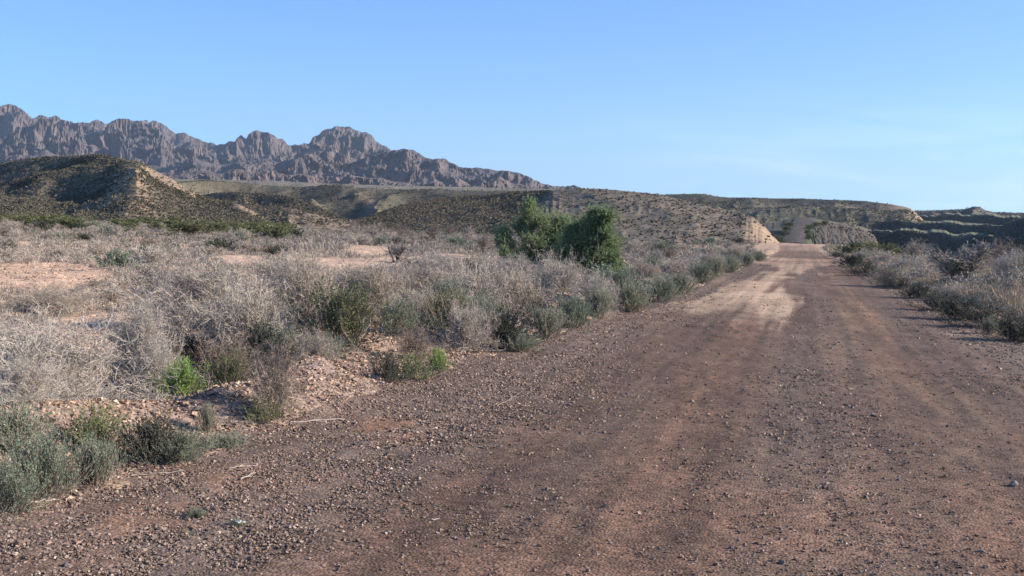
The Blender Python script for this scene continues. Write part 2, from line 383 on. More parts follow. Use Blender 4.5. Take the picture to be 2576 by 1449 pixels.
hill('bajada', [(-260, 462), (100, 452), (430, 450), (600, 453), (700, 455), (800, 461), (1000, 467), (1200, 471), (1380, 476), (1500, 482), (1580, 494), (1640, 512)], [(-260, 1900), (1640, 1700)], [(-260, 1100), (1640, 1000)], 300, 4, M_hill, hcol(31, (.20, .165, .12), (.12, .11, .075), .01, .35), nu=400, nv=60, power=1.0, amp=.06, nscale=.004, gully=.06, gs=.006, seed=31)
hill('far_hill', [(330, 485), (430, 460), (520, 453), (600, 459), (671, 466), (760, 471), (820, 466), (860, 464), (900, 471), (1000, 477), (1100, 476), (1200, 480), (1300, 479), (1420, 484), (1600, 520)], [(330, 900), (700, 760), (1600, 620)], [(330, 560), (1600, 430)], 200, -1, M_hill, hcol(37, (.14, .115, .08), (.07, .068, .046), .02, .65, lambda X, Y, Z, S_, V, nn, n2: np.exp(-((V-935)/16)**2)*np.exp(-((S_+.2)/.12)**2)*.9, .9), nu=500, nv=90, power=.9, big=.7, bs=.016, amp=.6, nscale=.011, gully=.1, gs=.02, seed=37, wc=.3, sub=.25)
hill('middle_hill', [(380, 540), (450, 512), (500, 494), (544, 486), (600, 483), (671, 487), (728, 494), (771, 509), (831, 535), (880, 556)], [(380, 560), (650, 470), (880, 380)], [(380, 350), (880, 330)], 120, -1, M_hill,
     hcol(41, (.21, .165, .12), SCR, .04, .4, lambda X, Y, Z, S_, V, nn, n2: np.clip(sst(690, 730, V+40*n2)*sst(-.05, -.25, S_)*.75+sst(-.1, -.0, S_)*sst(560, 620, V)*.5, 0, 1)), nu=380, nv=80, amp=.16, nscale=.02, gully=.14, gs=.05, seed=41)
def spurA(X, Y, Z, Sg, V, hh):
    a = np.abs(Sg)
    ctr = 344-30*a
    sp = np.exp(-((V-ctr)/(34+70*a))**2)*np.where(Sg < 0, 1, 0)
    return Z + hh*.22*sp*np.sin(np.pi*np.clip(a, 0, 1)**.75)
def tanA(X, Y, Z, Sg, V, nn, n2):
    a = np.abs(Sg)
    sunlit_tri = sst(1.3, .8, np.abs(V-(334-20*a)+18*n2)/(8+78*a))*sst(1.02, .9, a)*.62*(.7+.6*np.clip(n2+.5, 0, 1))  # bare tan soil that also paints in the spur's sunlit face
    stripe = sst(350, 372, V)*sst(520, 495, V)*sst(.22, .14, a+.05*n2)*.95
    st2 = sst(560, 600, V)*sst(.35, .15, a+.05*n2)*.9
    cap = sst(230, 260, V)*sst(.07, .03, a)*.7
    return np.clip(np.maximum.reduce([sunlit_tri, stripe, st2, cap]), 0, 1)
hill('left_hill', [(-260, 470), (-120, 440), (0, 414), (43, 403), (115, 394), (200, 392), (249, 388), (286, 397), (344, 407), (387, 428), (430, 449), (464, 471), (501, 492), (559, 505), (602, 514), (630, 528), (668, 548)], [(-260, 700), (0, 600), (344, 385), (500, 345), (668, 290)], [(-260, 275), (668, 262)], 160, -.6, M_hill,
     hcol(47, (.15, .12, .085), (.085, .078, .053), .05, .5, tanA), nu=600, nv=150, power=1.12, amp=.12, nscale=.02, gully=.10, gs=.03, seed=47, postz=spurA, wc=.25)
def tanB(X, Y, Z, Sg, V, nn, n2):
    a = np.abs(Sg)
    r_ = sst(1862, 1895, V+14*n2)*sst(.0, .1, a)*.95
    p = np.exp(-(((V-1385)/30)**2))*np.exp(-((a-.33)/.22)**2)*.6*(.6+n2)
    return np.clip(r_+p, 0, 1)
def gulB(X, Y, Z, Sg, V, hh):
    a = np.abs(Sg)
    g = rid(V*.06, Sg*.8, 3, 77)
    return Z + hh*(g-.4)*(.035*sst(1870, 1900, V)+np.exp(-((V-1400)/40)**2)*.015)*np.where(Sg < 0, np.minimum(a*5, 1)*np.minimum((1-a)*4, 1), 0)
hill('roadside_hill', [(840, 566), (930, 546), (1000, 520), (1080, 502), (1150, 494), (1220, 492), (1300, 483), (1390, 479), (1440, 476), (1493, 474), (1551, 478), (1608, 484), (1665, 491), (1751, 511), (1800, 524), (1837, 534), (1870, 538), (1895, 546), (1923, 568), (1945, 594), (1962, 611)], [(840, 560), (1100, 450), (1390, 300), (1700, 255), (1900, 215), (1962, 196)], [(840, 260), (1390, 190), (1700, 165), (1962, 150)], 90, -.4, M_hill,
     hcol(53, (.205, .16, .115), (.155, .128, .092), .06, .3, lambda X, Y, Z, S_, V, nn, n2: tanB(X, Y, Z, S_, V, nn, n2), shade_mask=lambda V, S_, n: sst(20, -20, V-1390-130*S_+30*n)*.8), nu=700, nv=150, power=1.0, amp=.10, nscale=.022, gully=.07, gs=.04, seed=53, postz=gulB, wc=.2)
hill('distant_hill', [(1560, 500), (1665, 490), (1711, 488), (1766, 488), (1809, 495), (1838, 497), (1945, 499), (2052, 501), (2130, 504), (2205, 509), (2250, 515), (2281, 521), (2300, 531), (2322, 552)], [(1560, 1000), (2322, 820)], [(1560, 560), (2322, 560)], 250, -4, M_hill,
     hcol(59, (.145, .12, .082), (.07, .07, .046), .012, .6, lambda X, Y, Z, S_, V, nn, n2: sst(2215, 2255, V)*sst(.28, .1, np.abs(S_)+.1*n2)*.8), nu=500, nv=90, power=.85, amp=.28, nscale=.008, gully=.16, gs=.02, seed=59)
hill('knob_ridge', [(2240, 545), (2306, 530), (2350, 529), (2394, 528), (2425, 526), (2440, 523), (2448, 520), (2466, 520), (2472, 527), (2495, 533), (2571, 536), (2700, 534), (2860, 540)], [(2240, 1100), (2860, 1000)], [(2240, 760), (2860, 760)], 250, -3, M_hill,
     hcol(61, (.18, .14, .115), (.06, .06, .045), .02, .5), nu=400, nv=70, power=.8, amp=.3, nscale=.014, gully=.3, gs=.025, seed=61)
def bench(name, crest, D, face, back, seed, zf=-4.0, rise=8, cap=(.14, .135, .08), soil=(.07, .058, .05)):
    """a terrace: near-vertical face, nearly level top that runs back"""
    def cf(X, Y, Z, Sg, V, nn):
        n2 = fbm(X*.15, Y*.15, 4, seed)
        c = np.ones(X.shape+(3,))*np.array(soil)  # soil colour of the face darkened to paint in its shadow
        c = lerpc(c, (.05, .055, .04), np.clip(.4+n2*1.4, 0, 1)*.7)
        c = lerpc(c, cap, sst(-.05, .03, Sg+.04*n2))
        return c*(1+.3*n2[..., None])
    fr = [(x, d-face) for x, d in D]
    hill(name, crest, D, fr, back, zf, M_hill, cf, nu=340, nv=36, power=.55, amp=.22, nscale=.05, gully=.28, gs=.07, seed=seed, jag=3.2, rise=rise)
bench('far_terrace', [(2190, 556), (2235, 550), (2270, 549), (2300, 543), (2350, 545), (2380, 539), (2410, 540), (2440, 544), (2480, 540), (2525, 547), (2600, 545), (2860, 556)], [(2190, 950), (2860, 700)], 30, 150, 67, rise=4)
bench('upper_terrace', [(2075, 572), (2110, 558), (2150, 554), (2200, 559), (2260, 555), (2310, 562), (2380, 559), (2430, 567), (2480, 564), (2576, 576), (2860, 588)], [(2075, 760), (2860, 480)], 22, 110, 71, rise=6)
bench('middle_terrace', [(2170, 584), (2205, 580), (2245, 584), (2280, 579), (2330, 588), (2357, 584), (2410, 593), (2450, 590), (2520, 601), (2576, 600), (2860, 620)], [(2170, 620), (2860, 300)], 16, 110, 73, rise=5)
bench('right_mound', [(2500, 586), (2522, 567), (2545, 557), (2571, 549), (2650, 540), (2860, 540)], [(2500, 520), (2860, 380)], 30, 70, 79, rise=1)

hill('road_rise', [(1880, 572), (1925, 563), (1960, 557), (1990, 550), (2015, 547), (2040, 548), (2065, 552), (2100, 558), (2150, 566), (2200, 580)], [(1880, 620), (2200, 660)], [(1880, 420), (2200, 440)], 120, -5, M_hill,
     hcol(89, (.135, .11, .08), (.08, .08, .052), .03, .5), nu=240, nv=60, power=.95, amp=.12, nscale=.03, gully=.05, gs=.05, seed=89, jag=1.5)
# grey embankment carrying the far road, and the far road itself
def fcol(X, Y, Z, Sg, V, nn):
    n = fbm(X*.1, Y*.1, 4, 83); g = rid(V*.13+Sg*6+2*fbm(V*.03, Sg*2, 3, 86), V*.02, 4, 85)
    c = np.ones(X.shape+(3,))*np.array([.08, .064, .051]); c = lerpc(c, (.105, .085, .068), np.clip(.4+n, 0, 1))
    c = lerpc(c, (.065, .07, .042), sst(2085, 2045, V+20*n)*.9)
    return lerpc(c, (.085, .07, .06), np.clip(g*.9, 0, 1)*.35)
def fz(X, Y, Z, Sg, V, hh):
    a = np.abs(Sg); return Z + np.where(Sg < 0, 1, 0)*hh*.03*np.minimum(a*8, 1)*(-.5+rid(V*.13+Sg*6+2*fbm(V*.03, Sg*2, 3, 86), V*.02, 4, 85))
hill('road_embankment', [(1940, 606), (1958, 603), (1972, 596), (1984, 582), (1994, 571), (2020, 565), (2060, 561), (2125, 564), (2150, 570), (2180, 581), (2198, 591), (2206, 604), (2212, 622)], [(1940, 400), (2040, 440), (2212, 560)], [(1940, 300), (2060, 290), (2212, 300)], 60, -5.2, M_fill, fcol, nu=300, nv=90, power=1.0, amp=.03, nscale=.03, gully=.0, seed=83, postz=fz)
def far_road():
    ctl = [(614, 268, 1964, 2033), (600, 318, 1970, 2029), (590, 356, 1975, 2027), (579, 395, 1980, 2025), (570, 425, 1985, 2030), (563, 452, 1990, 2046), (559, 476, 1993, 2056), (556, 500, 1995, 2054), (551, 540, 1997, 2044), (548, 566, 1998, 2036)]
    rows = []; K = 24
    ys = np.linspace(0, len(ctl)-1, 80); c = np.array(ctl, float)
    for t in ys:
        v = [np.interp(t, np.arange(len(ctl)), c[:, k]) for k in range(4)]
        l = atD(v[2], v[0], v[1]); r = atD(v[3], v[0], v[1])
        for k in range(K):
            u = k/(K-1); p = l*(1-u)+r*u
            rows.append((p[0], p[1], p[2]+.35*math.sin(math.pi*u)))
    rows = np.array(rows).reshape(80, K, 3)
    # skirt at both sides so the roadbed has thickness
    lo = rows.copy()[:, [0, -1]]; lo[..., 2] -= 6; lo[:, 0, 0] -= 5; lo[:, 1, 0] += 5
    rows = np.concatenate([lo[:, :1], rows, lo[:, 1:]], 1)
    X, Y = rows[..., 0], rows[..., 1]; U = np.linspace(0, 1, K+2)[None]*np.ones((80, 1))
    n = fbm(U*6, Y*.02, 3, 101); col = np.ones(X.shape+(3,))*np.array([.085, .068, .056]); col = lerpc(col, (.115, .093, .078), np.clip(.3+n, 0, 1))
    col = lerpc(col, (.07, .075, .045), (np.abs(U-.5) > .42)*1.0)
    me = rawmesh('far_road', rows, grid_faces(80, K+2), M_fill, True, col.reshape(-1, 3))
    tagp(obj('far_dirt_road', me), kind='structure')
far_road()
# ------------------------------------------------------------------ plants: geometry builders
def unit(v): return v/(np.linalg.norm(v, axis=-1, keepdims=True)+1e-9)
def grow(rng, start, dirn, length, k, wig=.25, up=0.0, droop=0.0):
    """curved paths: start (n,3), dirn (n,3), length (n,) -> (n,k,3)"""
    n = len(start); P = np.zeros((n, k, 3)); P[:, 0] = start; d = unit(dirn); st = (length/(k-1))[:, None]
    for i in range(1, k):
        d = unit(d + rng.normal(0, wig, (n, 3)) + np.array([0, 0, up-droop*i/k]))
        P[:, i] = P[:, i-1]+d*st
    return P
def sample_on(rng, P, m, lo=.25, hi=1.0):
    n, k, _ = P.shape; idx = np.repeat(np.arange(n), m); t = rng.uniform(lo, hi, n*m)*(k-1)
    i = np.minimum(t.astype(int), k-2); f = (t-i)[:, None]
    return P[idx, i]*(1-f)+P[idx, i+1]*f, unit(P[idx, i+1]-P[idx, i]), idx, t/(k-1)
def tubes(P, r0, r1, sides=3):
    n, k, _ = P.shape
    T = unit(np.gradient(P, axis=1)); ref = np.where(np.abs(T[..., 2:3]) > .9, np.array([1., 0, 0]), np.array([0, 0, 1.]))
    A = unit(np.cross(T, ref)); B = np.cross(T, A)
    r = (np.asarray(r0).reshape(-1, 1)*(1-np.linspace(0, 1, k))+np.asarray(r1).reshape(-1, 1)*np.linspace(0, 1, k))*np.ones((n, 1))
    an = np.arange(sides)*2*math.pi/sides
    V = P[:, :, None]+r[:, :, None, None]*(np.cos(an)[:, None]*A[:, :, None]+np.sin(an)[:, None]*B[:, :, None])
    base = (np.arange(n)[:, None, None]*k+np.arange(k-1)[None, :, None])*sides; j = np.arange(sides)[None, None]; j2 = (j+1) % sides
    Fc = np.stack([base+j, base+j2, base+sides+j2, base+sides+j], -1).reshape(-1, 4)
    return V.reshape(-1, 3), Fc
def leaves(rng, C, D, ln, wd):
    """small kite leaves at C pointing along D"""
    n = len(C); D = unit(D); s = unit(np.cross(D, rng.normal(0, 1, (n, 3)))); ln = np.asarray(ln).reshape(-1, 1); wd = np.asarray(wd).reshape(-1, 1)
    V = np.stack([C, C+D*ln*.5+s*wd, C+D*ln, C+D*ln*.5-s*wd], 1).reshape(-1, 3)
    return V, np.arange(n*4).reshape(-1, 4)
def cat(*g):
    Vs, Fs, o = [], [], 0
    for V, Fc in g: Vs.append(V); Fs.append(Fc+o); o += len(V)
    return np.concatenate(Vs), np.concatenate(Fs)
def dome_dirs(rng, n, spread=1.2, upb=.35):
    a = rng.uniform(0, 2*math.pi, n); e = np.abs(rng.normal(0, spread, n)); e = np.minimum(e, 1.45)
    return np.stack([np.cos(a)*np.sin(e), np.sin(a)*np.sin(e), np.cos(e)+upb*.3], -1)
def twig_bush(rng, n0=46, m1=9, m2=7, rad=.0034, flat=1.0, spread=.85, wig=.22, tall=1.0):
    """leafless dome of interlaced twigs, about 1 m high and 1.9 m wide"""
    n0 = int(n0); st = rng.normal(0, .09, (n0, 3)); st[:, 2] = 0
    d = dome_dirs(rng, n0, spread); ln = rng.uniform(.7, 1.12, n0)*(.95+.25*np.hypot(d[:, 0], d[:, 1]))
    P0 = grow(rng, st, d, ln, 8, wig*.7, .03, .08)
    s1, t1, i1, u1 = sample_on(rng, P0, m1, .2, 1)
    P1 = grow(rng, s1, t1+rng.normal(0, .75, s1.shape)+[0, 0, .18], rng.uniform(.16, .5, len(s1))*(1.25-u1*.5), 5, wig)
    s2, t2, i2, u2 = sample_on(rng, P1, m2, .2, 1)
    P2 = grow(rng, s2, t2+rng.normal(0, .8, s2.shape), rng.uniform(.05, .2, len(s2)), 4, wig*1.5)
    for P in (P0, P1, P2):
        P[..., 2] *= flat*tall; P[..., 2] = np.maximum(P[..., 2], .01)
    return P0, P1, P2
def twig_mesh(name, rng, mat, rad=.0034, **k):
    P0, P1, P2 = twig_bush(rng, rad=rad, **k)
    return cat(tubes(P0, rad*1.4, rad*.8), tubes(P1, rad*1.15, rad*.6), tubes(P2, rad*.8, rad*.45))
def leafy(rng, n0=60, m1=7, m2=9, leaf=.02, wd=.006, spread=.75, wig=.14, upright=.25, rad=.003, L1=.3):
    """stems + leaf mesh of a leafy dome about 1 m high"""
    st = rng.normal(0, .1, (n0, 3)); st[:, 2] = 0
    P0 = grow(rng, st, dome_dirs(rng, n0, spread), rng.uniform(.62, 1.0, n0), 6, wig, upright*.4)
    s1, t1, _, u1 = sample_on(rng, P0, m1, .25, 1)
    P1 = grow(rng, s1, t1+rng.normal(0, .45, s1.shape)+[0, 0, upright], rng.uniform(.5, 1, len(s1))*L1, 4, wig, upright*.5)
    s2, t2, _, _ = sample_on(rng, P1, m2, .15, 1)
    lv = leaves(rng, s2, t2+rng.normal(0, .55, s2.shape)+[0, 0, upright*.4], rng.uniform(.6, 1.3, len(s2))*leaf, rng.uniform(.7, 1.3, len(s2))*wd)
    lv[0][:, 2] = np.maximum(lv[0][:, 2], .004); P0[..., 2] = np.maximum(P0[..., 2], 0); P1[..., 2] = np.maximum(P1[..., 2], .005)
    return cat(tubes(P0, rad*1.8, rad), tubes(P1, rad, rad*.5)), lv

def proto_thing(name, parts):
    """an empty with mesh children; parts: (part name, mesh)"""
    t = empty(name)
    for pn, me in parts: obj(pn, me, t)
    return t
PRO = {}
r1 = np.random.default_rng(101)
PRO['dry'] = [rawmesh('dry_twigs', *twig_mesh('t', r1, None, **k), M_twig) for k in (dict(n0=70, m1=12, m2=11, rad=.003), dict(n0=64, m1=12, m2=11, spread=.75, wig=.2, rad=.003), dict(n0=74, m1=11, m2=10, spread=1.0, flat=.85, rad=.003))]
PRO['drybrown'] = [rawmesh('brown_twigs', *twig_mesh('t', r1, None, **k), M_twigb) for k in (dict(n0=46, m1=9, m2=9), dict(n0=40, m1=9, m2=8, spread=.65, wig=.3))]
# for plants farther off: fewer, stouter twigs of the same kind
PRO['dryfar'] = [rawmesh('dry_twigs', *twig_mesh('t', r1, None, rad=.009, n0=30, m1=8, m2=6, spread=.9, flat=f_), M_twig) for f_ in (.9, .75, 1.0)]
PRO['brownfar'] = [rawmesh('brown_twigs', *twig_mesh('t', r1, None, rad=.009, n0=28, m1=7, m2=6, spread=.8, flat=f_), M_twigb) for f_ in (.8, 1.0)]
def leafset(key, n, stemmat, leafmat, kws):
    PRO[key] = []
    for k in kws:
        s_, l_ = leafy(r1, **k); PRO[key].append((rawmesh('stems', *s_, stemmat), rawmesh('foliage', *l_, leafmat)))
leafset('sage', 2, M_twigb, M_sage, [dict(n0=110, m1=10, m2=14, leaf=.024, wd=.0065, upright=.45, wig=.12, spread=.8), dict(n0=100, m1=10, m2=14, leaf=.026, wd=.007, spread=1.0, upright=.35)])
leafset('olive', 2, M_twigb, M_olive, [dict(n0=90, m1=10, m2=13, leaf=.028, wd=.0085, spread=.8), dict(n0=80, m1=10, m2=13, leaf=.03, wd=.009, spread=.95)])
leafset('dark', 2, M_bark, M_dark, [dict(n0=90, m1=10, m2=13, leaf=.03, wd=.009, spread=.9), dict(n0=70, m1=10, m2=11, leaf=.026, wd=.008, spread=1.0)])
leafset('bright', 1, M_twigb, M_bright, [dict(n0=100, m1=10, m2=16, leaf=.03, wd=.009, spread=.95, wig=.1, L1=.26)])
leafset('ygreen', 1, M_twigb, M_ygreen, [dict(n0=70, m1=9, m2=13, leaf=.028, wd=.008, spread=.8)])
leafset('creosote', 3, M_bark, M_creo, [dict(n0=34, m1=8, m2=9, leaf=.075, wd=.024, spread=.7, rad=.006), dict(n0=30, m1=8, m2=9, leaf=.08, wd=.026, spread=.85, rad=.006), dict(n0=30, m1=8, m2=9, leaf=.08, wd=.026, spread=.6, rad=.006)])
leafset('sagefar', 2, M_bark, M_sage, [dict(n0=34, m1=8, m2=9, leaf=.06, wd=.017, spread=.9, rad=.005)])
leafset('darkfar', 2, M_bark, M_dark, [dict(n0=34, m1=8, m2=9, leaf=.06, wd=.02, spread=.9, rad=.005)])

FIRST = {}
KNAME = dict(dry='dry_bush', drybrown='dry_bush', dryfar='dry_bush', brownfar='dry_bush', sage='sage_shrub', sagefar='sage_shrub', olive='olive_shrub', dark='dark_shrub', darkfar='dark_shrub', bright='green_shrub', ygreen='green_shrub', creosote='creosote_bush')
KCAT = dict(dry_bush='bush', sage_shrub='shrub', olive_shrub='shrub', dark_shrub='shrub', green_shrub='shrub', creosote_bush='bush')
def plant(kind, X, Y, h, wd, label, group=None, z=None, rz=None, var=None):
    """put one plant: h height, wd width in metres"""
    v = int(RNG.integers(len(PRO[kind]))) if var is None else var
    key = (kind, v); nm = KNAME[kind]
    if isinstance(PRO[kind][v], tuple):
        if key not in FIRST: FIRST[key] = proto_thing(nm, [('stems', PRO[kind][v][0]), ('foliage', PRO[kind][v][1])]); t = FIRST[key]
        else: t = copy_tree(FIRST[key])
    else: t = obj(nm, PRO[kind][v])
    zz = float(gz(X, Y)) if z is None else z
    t.location = (X, Y, zz-.02); t.rotation_euler = (RNG.normal(0, .05), RNG.normal(0, .05), RNG.uniform(0, 6.28) if rz is None else rz)
    base_w = dict(dry=1.9, drybrown=1.6, dryfar=1.9, brownfar=1.7, bright=1.35, creosote=1.3).get(kind, 1.1)
    hh = 1.0 if kind in ('dry', 'drybrown', 'dryfar', 'brownfar') else .92
    t.scale = (wd/base_w, wd/base_w*RNG.uniform(.9, 1.1), h/hh)
    tagp(t, label, KCAT[nm], group)
    return t
def pplant(kind, px, yb, yt, wpx, label, group=None, var=None):
    """plant whose foot is seen at (px, yb) and whose top reaches the line yt"""
    y0 = yh(px); dd = yb-y0; p = at(px, yb)
    return plant(kind, p[0], p[1], H*(yb-yt)/dd, H*wpx/dd, label, group, var=var)

# ------------------------------------------------------------------ the near plants, one by one
G1 = 'dry grey bushes left of the road'; G2 = 'low sage shrubs left of the road'; G3 = 'dark shrubs along the right road edge'
near = [
 ('dry', 110, 1050, 800, 520, 'largest pale tangled twig bush filling the left edge above the pink rubble', G1, 0),
 ('dry', 20, 930, 750, 360, 'pale twig bush cut by the left frame edge, behind the largest tangled one', G1, 2),
 ('dry', 345, 950, 775, 270, 'pale twig bush just behind and above the bright lime green shrub', G1, 1),
 ('dry', 620, 905, 715, 330, 'wide pale bush of upright twigs above the rusty brown shrub in the middle left', G1, 1),
 ('dry', 500, 810, 655, 300, 'mauve grey twig mound right of the bare sandy hollow', G1, 0),
 ('dry', 130, 765, 690, 250, 'low grey twig mound between the two bare sand patches at left', G1, 2),
 ('dry', 770, 850, 650, 230, 'bleached bush with tall upright white stems left of the olive shrub', G1, 1),
 ('dry', 930, 800, 650, 270, 'grey twig bush directly behind the olive shrub', G1, 0),
 ('dry', 1060, 840, 700, 210, 'grey twig bush right of the olive shrub and above the roadside rubble', G1, 2),
 ('dry', 1180, 800, 660, 250, 'pinkish grey twig bush midway between the olive shrub and the big green tree', G1, 0),
 ('dry', 1290, 800, 690, 210, 'grey twig mound with dark base above the dark green roadside shrub', G1, 1),
 ('dry', 1400, 770, 652, 170, 'rounded grey twig mound just below the big green tree', G1, 0),
 ('dry', 1060, 745, 635, 230, 'pale twig bush in the second row, left of the pinkish grey one', G1, 2),
 ('dry', 1300, 722, 640, 180, 'pinkish twig bush at the left foot of the big green tree', G1, 1),
 ('drybrown', 690, 1072, 880, 170, 'brown twiggy bush standing on the rubble bank with green shoots at its foot', G1, 0),
 ('drybrown', 570, 950, 815, 190, 'rusty brown twig bush right of the lime green shrub', G1, 1),
 ('dry', 790, 940, 850, 120, 'pale fan of bent twigs on the bank left of the rubble gap', G1, 2),
 ('drybrown', 1040, 915, 820, 130, 'rusty brown bush behind the dark shrub beside the tan boulder', G1, 1),
 ('dry', 1180, 885, 770, 150, 'small grey twig bush between rubble and the dark green roadside shrub', G1, 0),
 ('dry', 1500, 800, 690, 130, 'grey twig bush right below the right-hand stem of the big green tree', G1, 2),
 ('dry', 700, 760, 640, 240, 'grey twig mound behind the bleached upright one', G1, 0),
 ('dry', 400, 965, 850, 150, 'pale twigs leaning over the left side of the lime green shrub', G1, 1),
 ('dry', 60, 1130, 1000, 170, 'dry pale tuft of twigs above the sage shrubs at the left edge', G1, 2),
 ('olive', 870, 905, 765, 210, 'large olive green shrub with black hollows at the top of the rubble bank', None, 0),
 ('dark', 655, 935, 815, 120, 'dark green shrub in the gap of the pale twigs left of the olive shrub', None, 0),
 ('dark', 425, 900, 780, 90, 'small dark green shrub half hidden in pale twigs above the lime green shrub', None, 1),
 ('olive', 790, 850, 700, 80, 'small olive green shrub peeping out behind the bleached upright bush', None, 1),
 ('sage', 1130, 830, 712, 110, 'grey green shrub sunk among the grey twig bushes left of the big green tree', None, 0),
 ('dark', 1265, 878, 785, 140, 'dark green shrub at the road edge between the two sage clumps', None, 0),
 ('dark', 975, 972, 885, 95, 'black green shrub just right of the tan boulder', None, 1),
 ('ygreen', 1040, 958, 895, 110, 'mid green shrub right of the black green one by the tan boulder', None, 0),
 ('bright', 1108, 935, 878, 62, 'small fresh green plant at the end of the mid green shrub by the road', None, 0),
 ('bright', 462, 994, 893, 150, 'bright lime green round shrub on the crest of the rubble bank', None, 0),
 ('ygreen', 245, 1165, 1058, 170, 'yellow green shrub behind the sage at lower left', None, 0),
 ('dark', 380, 1172, 1055, 150, 'dark green shrub with black hollow at lower left, right of the yellow green one', None, 0),
 ('sage', 455, 1168, 1085, 120, 'grey green sage right of the black hollow at lower left', G2, 1),
 ('sage', 110, 1262, 1112, 210, 'big grey green sage clump nearest the camera at the left edge', G2, 0),
 ('sage', 240, 1225, 1108, 160, 'tall grey green sage clump second from the left edge', G2, 0),
 ('sage', 20, 1300, 1175, 180, 'low sage clump in the corner of the left frame edge', G2, 1),
 ('sage', 40, 1200, 1080, 210, 'pale sage behind the big sage clump at the left edge', G2, 1),
 ('ygreen', 665, 1078, 1010, 95, 'green shoots at the foot of the brown twiggy bush on the bank', None, 0),
 ('sage', 523, 1100, 1028, 48, 'small upright sage on the pink rubble slope', G2, 0),
 ('sage', 560, 1128, 1088, 130, 'flat spreading sage on the rubble at the road edge', G2, 1),
 ('sage', 820, 925, 868, 130, 'pale blue green sage below the olive shrub', G2, 1),
 ('sage', 1310, 885, 835, 110, 'sage clump in front of the dark green roadside shrub', G2, 1),
 ('sage', 1370, 850, 775, 110, 'grey green sage right of the dark green roadside shrub', G2, 0),
 ('sage', 1440, 825, 745, 120, 'sage clump second along the road beyond the dark green roadside shrub', G2, 1),
 ('sage', 1505, 805, 735, 100, 'sage clump below the right-hand stem of the big green tree', G2, 0),
 ('sage', 1590, 785, 712, 130, 'bushy sage clump at the road edge right of the big green tree', G2, 1),
 ('sage', 1560, 745, 690, 90, 'sage just right of the foot of the big green tree', G2, 0),
 ('sage', 1665, 760, 697, 95, 'sage clump second from the big green tree along the road edge', G2, 1),
 ('sage', 1712, 740, 690, 80, 'sage clump third from the big green tree along the road edge', G2, 0),
 ('sage', 1762, 712, 662, 75, 'darker sage clump fourth from the big green tree along the road edge', G2, 1),
 ('sage', 1800, 700, 655, 62, 'sage clump fifth from the big green tree along the road edge', G2, 0),
 ('sage', 1840, 686, 645, 60, 'sage clump sixth from the big green tree along the road edge', G2, 1),
 ('sage', 1878, 672, 640, 50, 'sage clump seventh from the big green tree along the road edge', G2, 0),
 ('sage', 1908, 658, 632, 42, 'farthest small sage clump on the left road edge below the tan cutting', G2, 1),
 ('dry', 1620, 715, 650, 110, 'dry pinkish bush behind the bushy sage clump right of the green tree', G1, 0),
 ('dry', 1700, 690, 640, 110, 'dry pinkish bush third from the green tree behind the roadside sage', G1, 2),
 ('dry', 1780, 668, 630, 100, 'dry pinkish bush behind the fifth roadside sage clump', G1, 0),
 ('dry', 1850, 652, 622, 90, 'small dry bush behind the sage near the tan cutting', G1, 1),
 ('dry', 1235, 690, 628, 130, 'dry grey bush touching the left side of the big green tree', G1, 2),
 ('dry', 1120, 700, 625, 150, 'dry grey bush in the third row left of the big green tree', G1, 0),
 ('olive', 580, 985, 885, 110, 'drab olive shrub between the lime green shrub and the brown twiggy bush', None, 1),
 ('sage', 705, 915, 810, 120, 'grey green shrub below the bleached bush, left of the olive shrub', None, 0),
 ('dark', 480, 905, 815, 100, 'dark drab shrub behind the lime green shrub', None, 0),
 ('sage', 1000, 885, 795, 120, 'grey green shrub touching the right side of the olive shrub', None, 1),
 ('olive', 1125, 850, 745, 120, 'drab olive shrub among grey twigs above the fresh green plant', None, 0),
 ('sage', 1215, 850, 760, 110, 'grey green shrub left of the dark green roadside shrub', None, 1),
 ('dark', 1335, 800, 735, 80, 'dark shrub below the left half of the big green tree', None, 1),
 ('sage', 760, 740, 680, 110, 'grey green shrub in the second row behind the bleached bush', None, 0),
 ('olive', 560, 720, 660, 110, 'dull olive shrub in the middle of the brush left of centre', None, 1),
 # right-hand road edge
 ('dark', 2105, 650, 636, 51, 'farthest small dark shrub on the right road edge', G3, 1),
 ('dark', 2140, 672, 644, 75, 'second farthest dark shrub on the right road edge', G3, 0),
 ('dark', 2175, 695, 659, 90, 'dark shrub on the right road edge left of the round brown mound', G3, 1),
 ('drybrown', 2222, 722, 672, 84, 'round brown dead bush on the right road edge', G3, 0),
 ('dark', 2262, 728, 699, 75, 'low black green shrub right beside the round brown dead bush', G3, 1),
 ('dark', 2310, 752, 719, 90, 'dark shrub on the right road edge at the foot of the bare grey tree', G3, 0),
 ('dark', 2358, 782, 732, 105, 'dark shrub on the right road edge just right of the bare grey tree foot', G3, 1),
 ('dark', 2412, 805, 752, 120, 'dark shrub third from the right frame edge along the road', G3, 0),
 ('dark', 2480, 825, 766, 142, 'dark grey green shrub second from the right frame edge along the road', G3, 1),
 ('sage', 2490, 842, 800, 60, 'small grey sage in front of the dark shrubs at the right', G3, 0),
 ('dark', 2560, 858, 804, 150, 'dark shrub nearest the camera at the right frame edge', G3, 0),
 ('dry', 2300, 690, 640, 110, 'dry twig bush left of the bare grey tree', None, 0),
 ('dry', 2545, 705, 640, 130, 'grey twig bush right of the bare grey tree', None, 1),
 ('drybrown', 2475, 675, 625, 90, 'brown twig bush behind the right limbs of the bare grey tree', None, 0),
 ('ygreen', 2572, 720, 640, 56, 'bright green shrub at the right frame edge beyond the grass', None, 0),
 ('dry', 2200, 660, 618, 90, 'small pale twig bush beyond the round brown dead bush', None, 2),
 ('dry', 2400, 760, 715, 120, 'pale twig bush at the foot of the bare grey tree', None, 2),
]
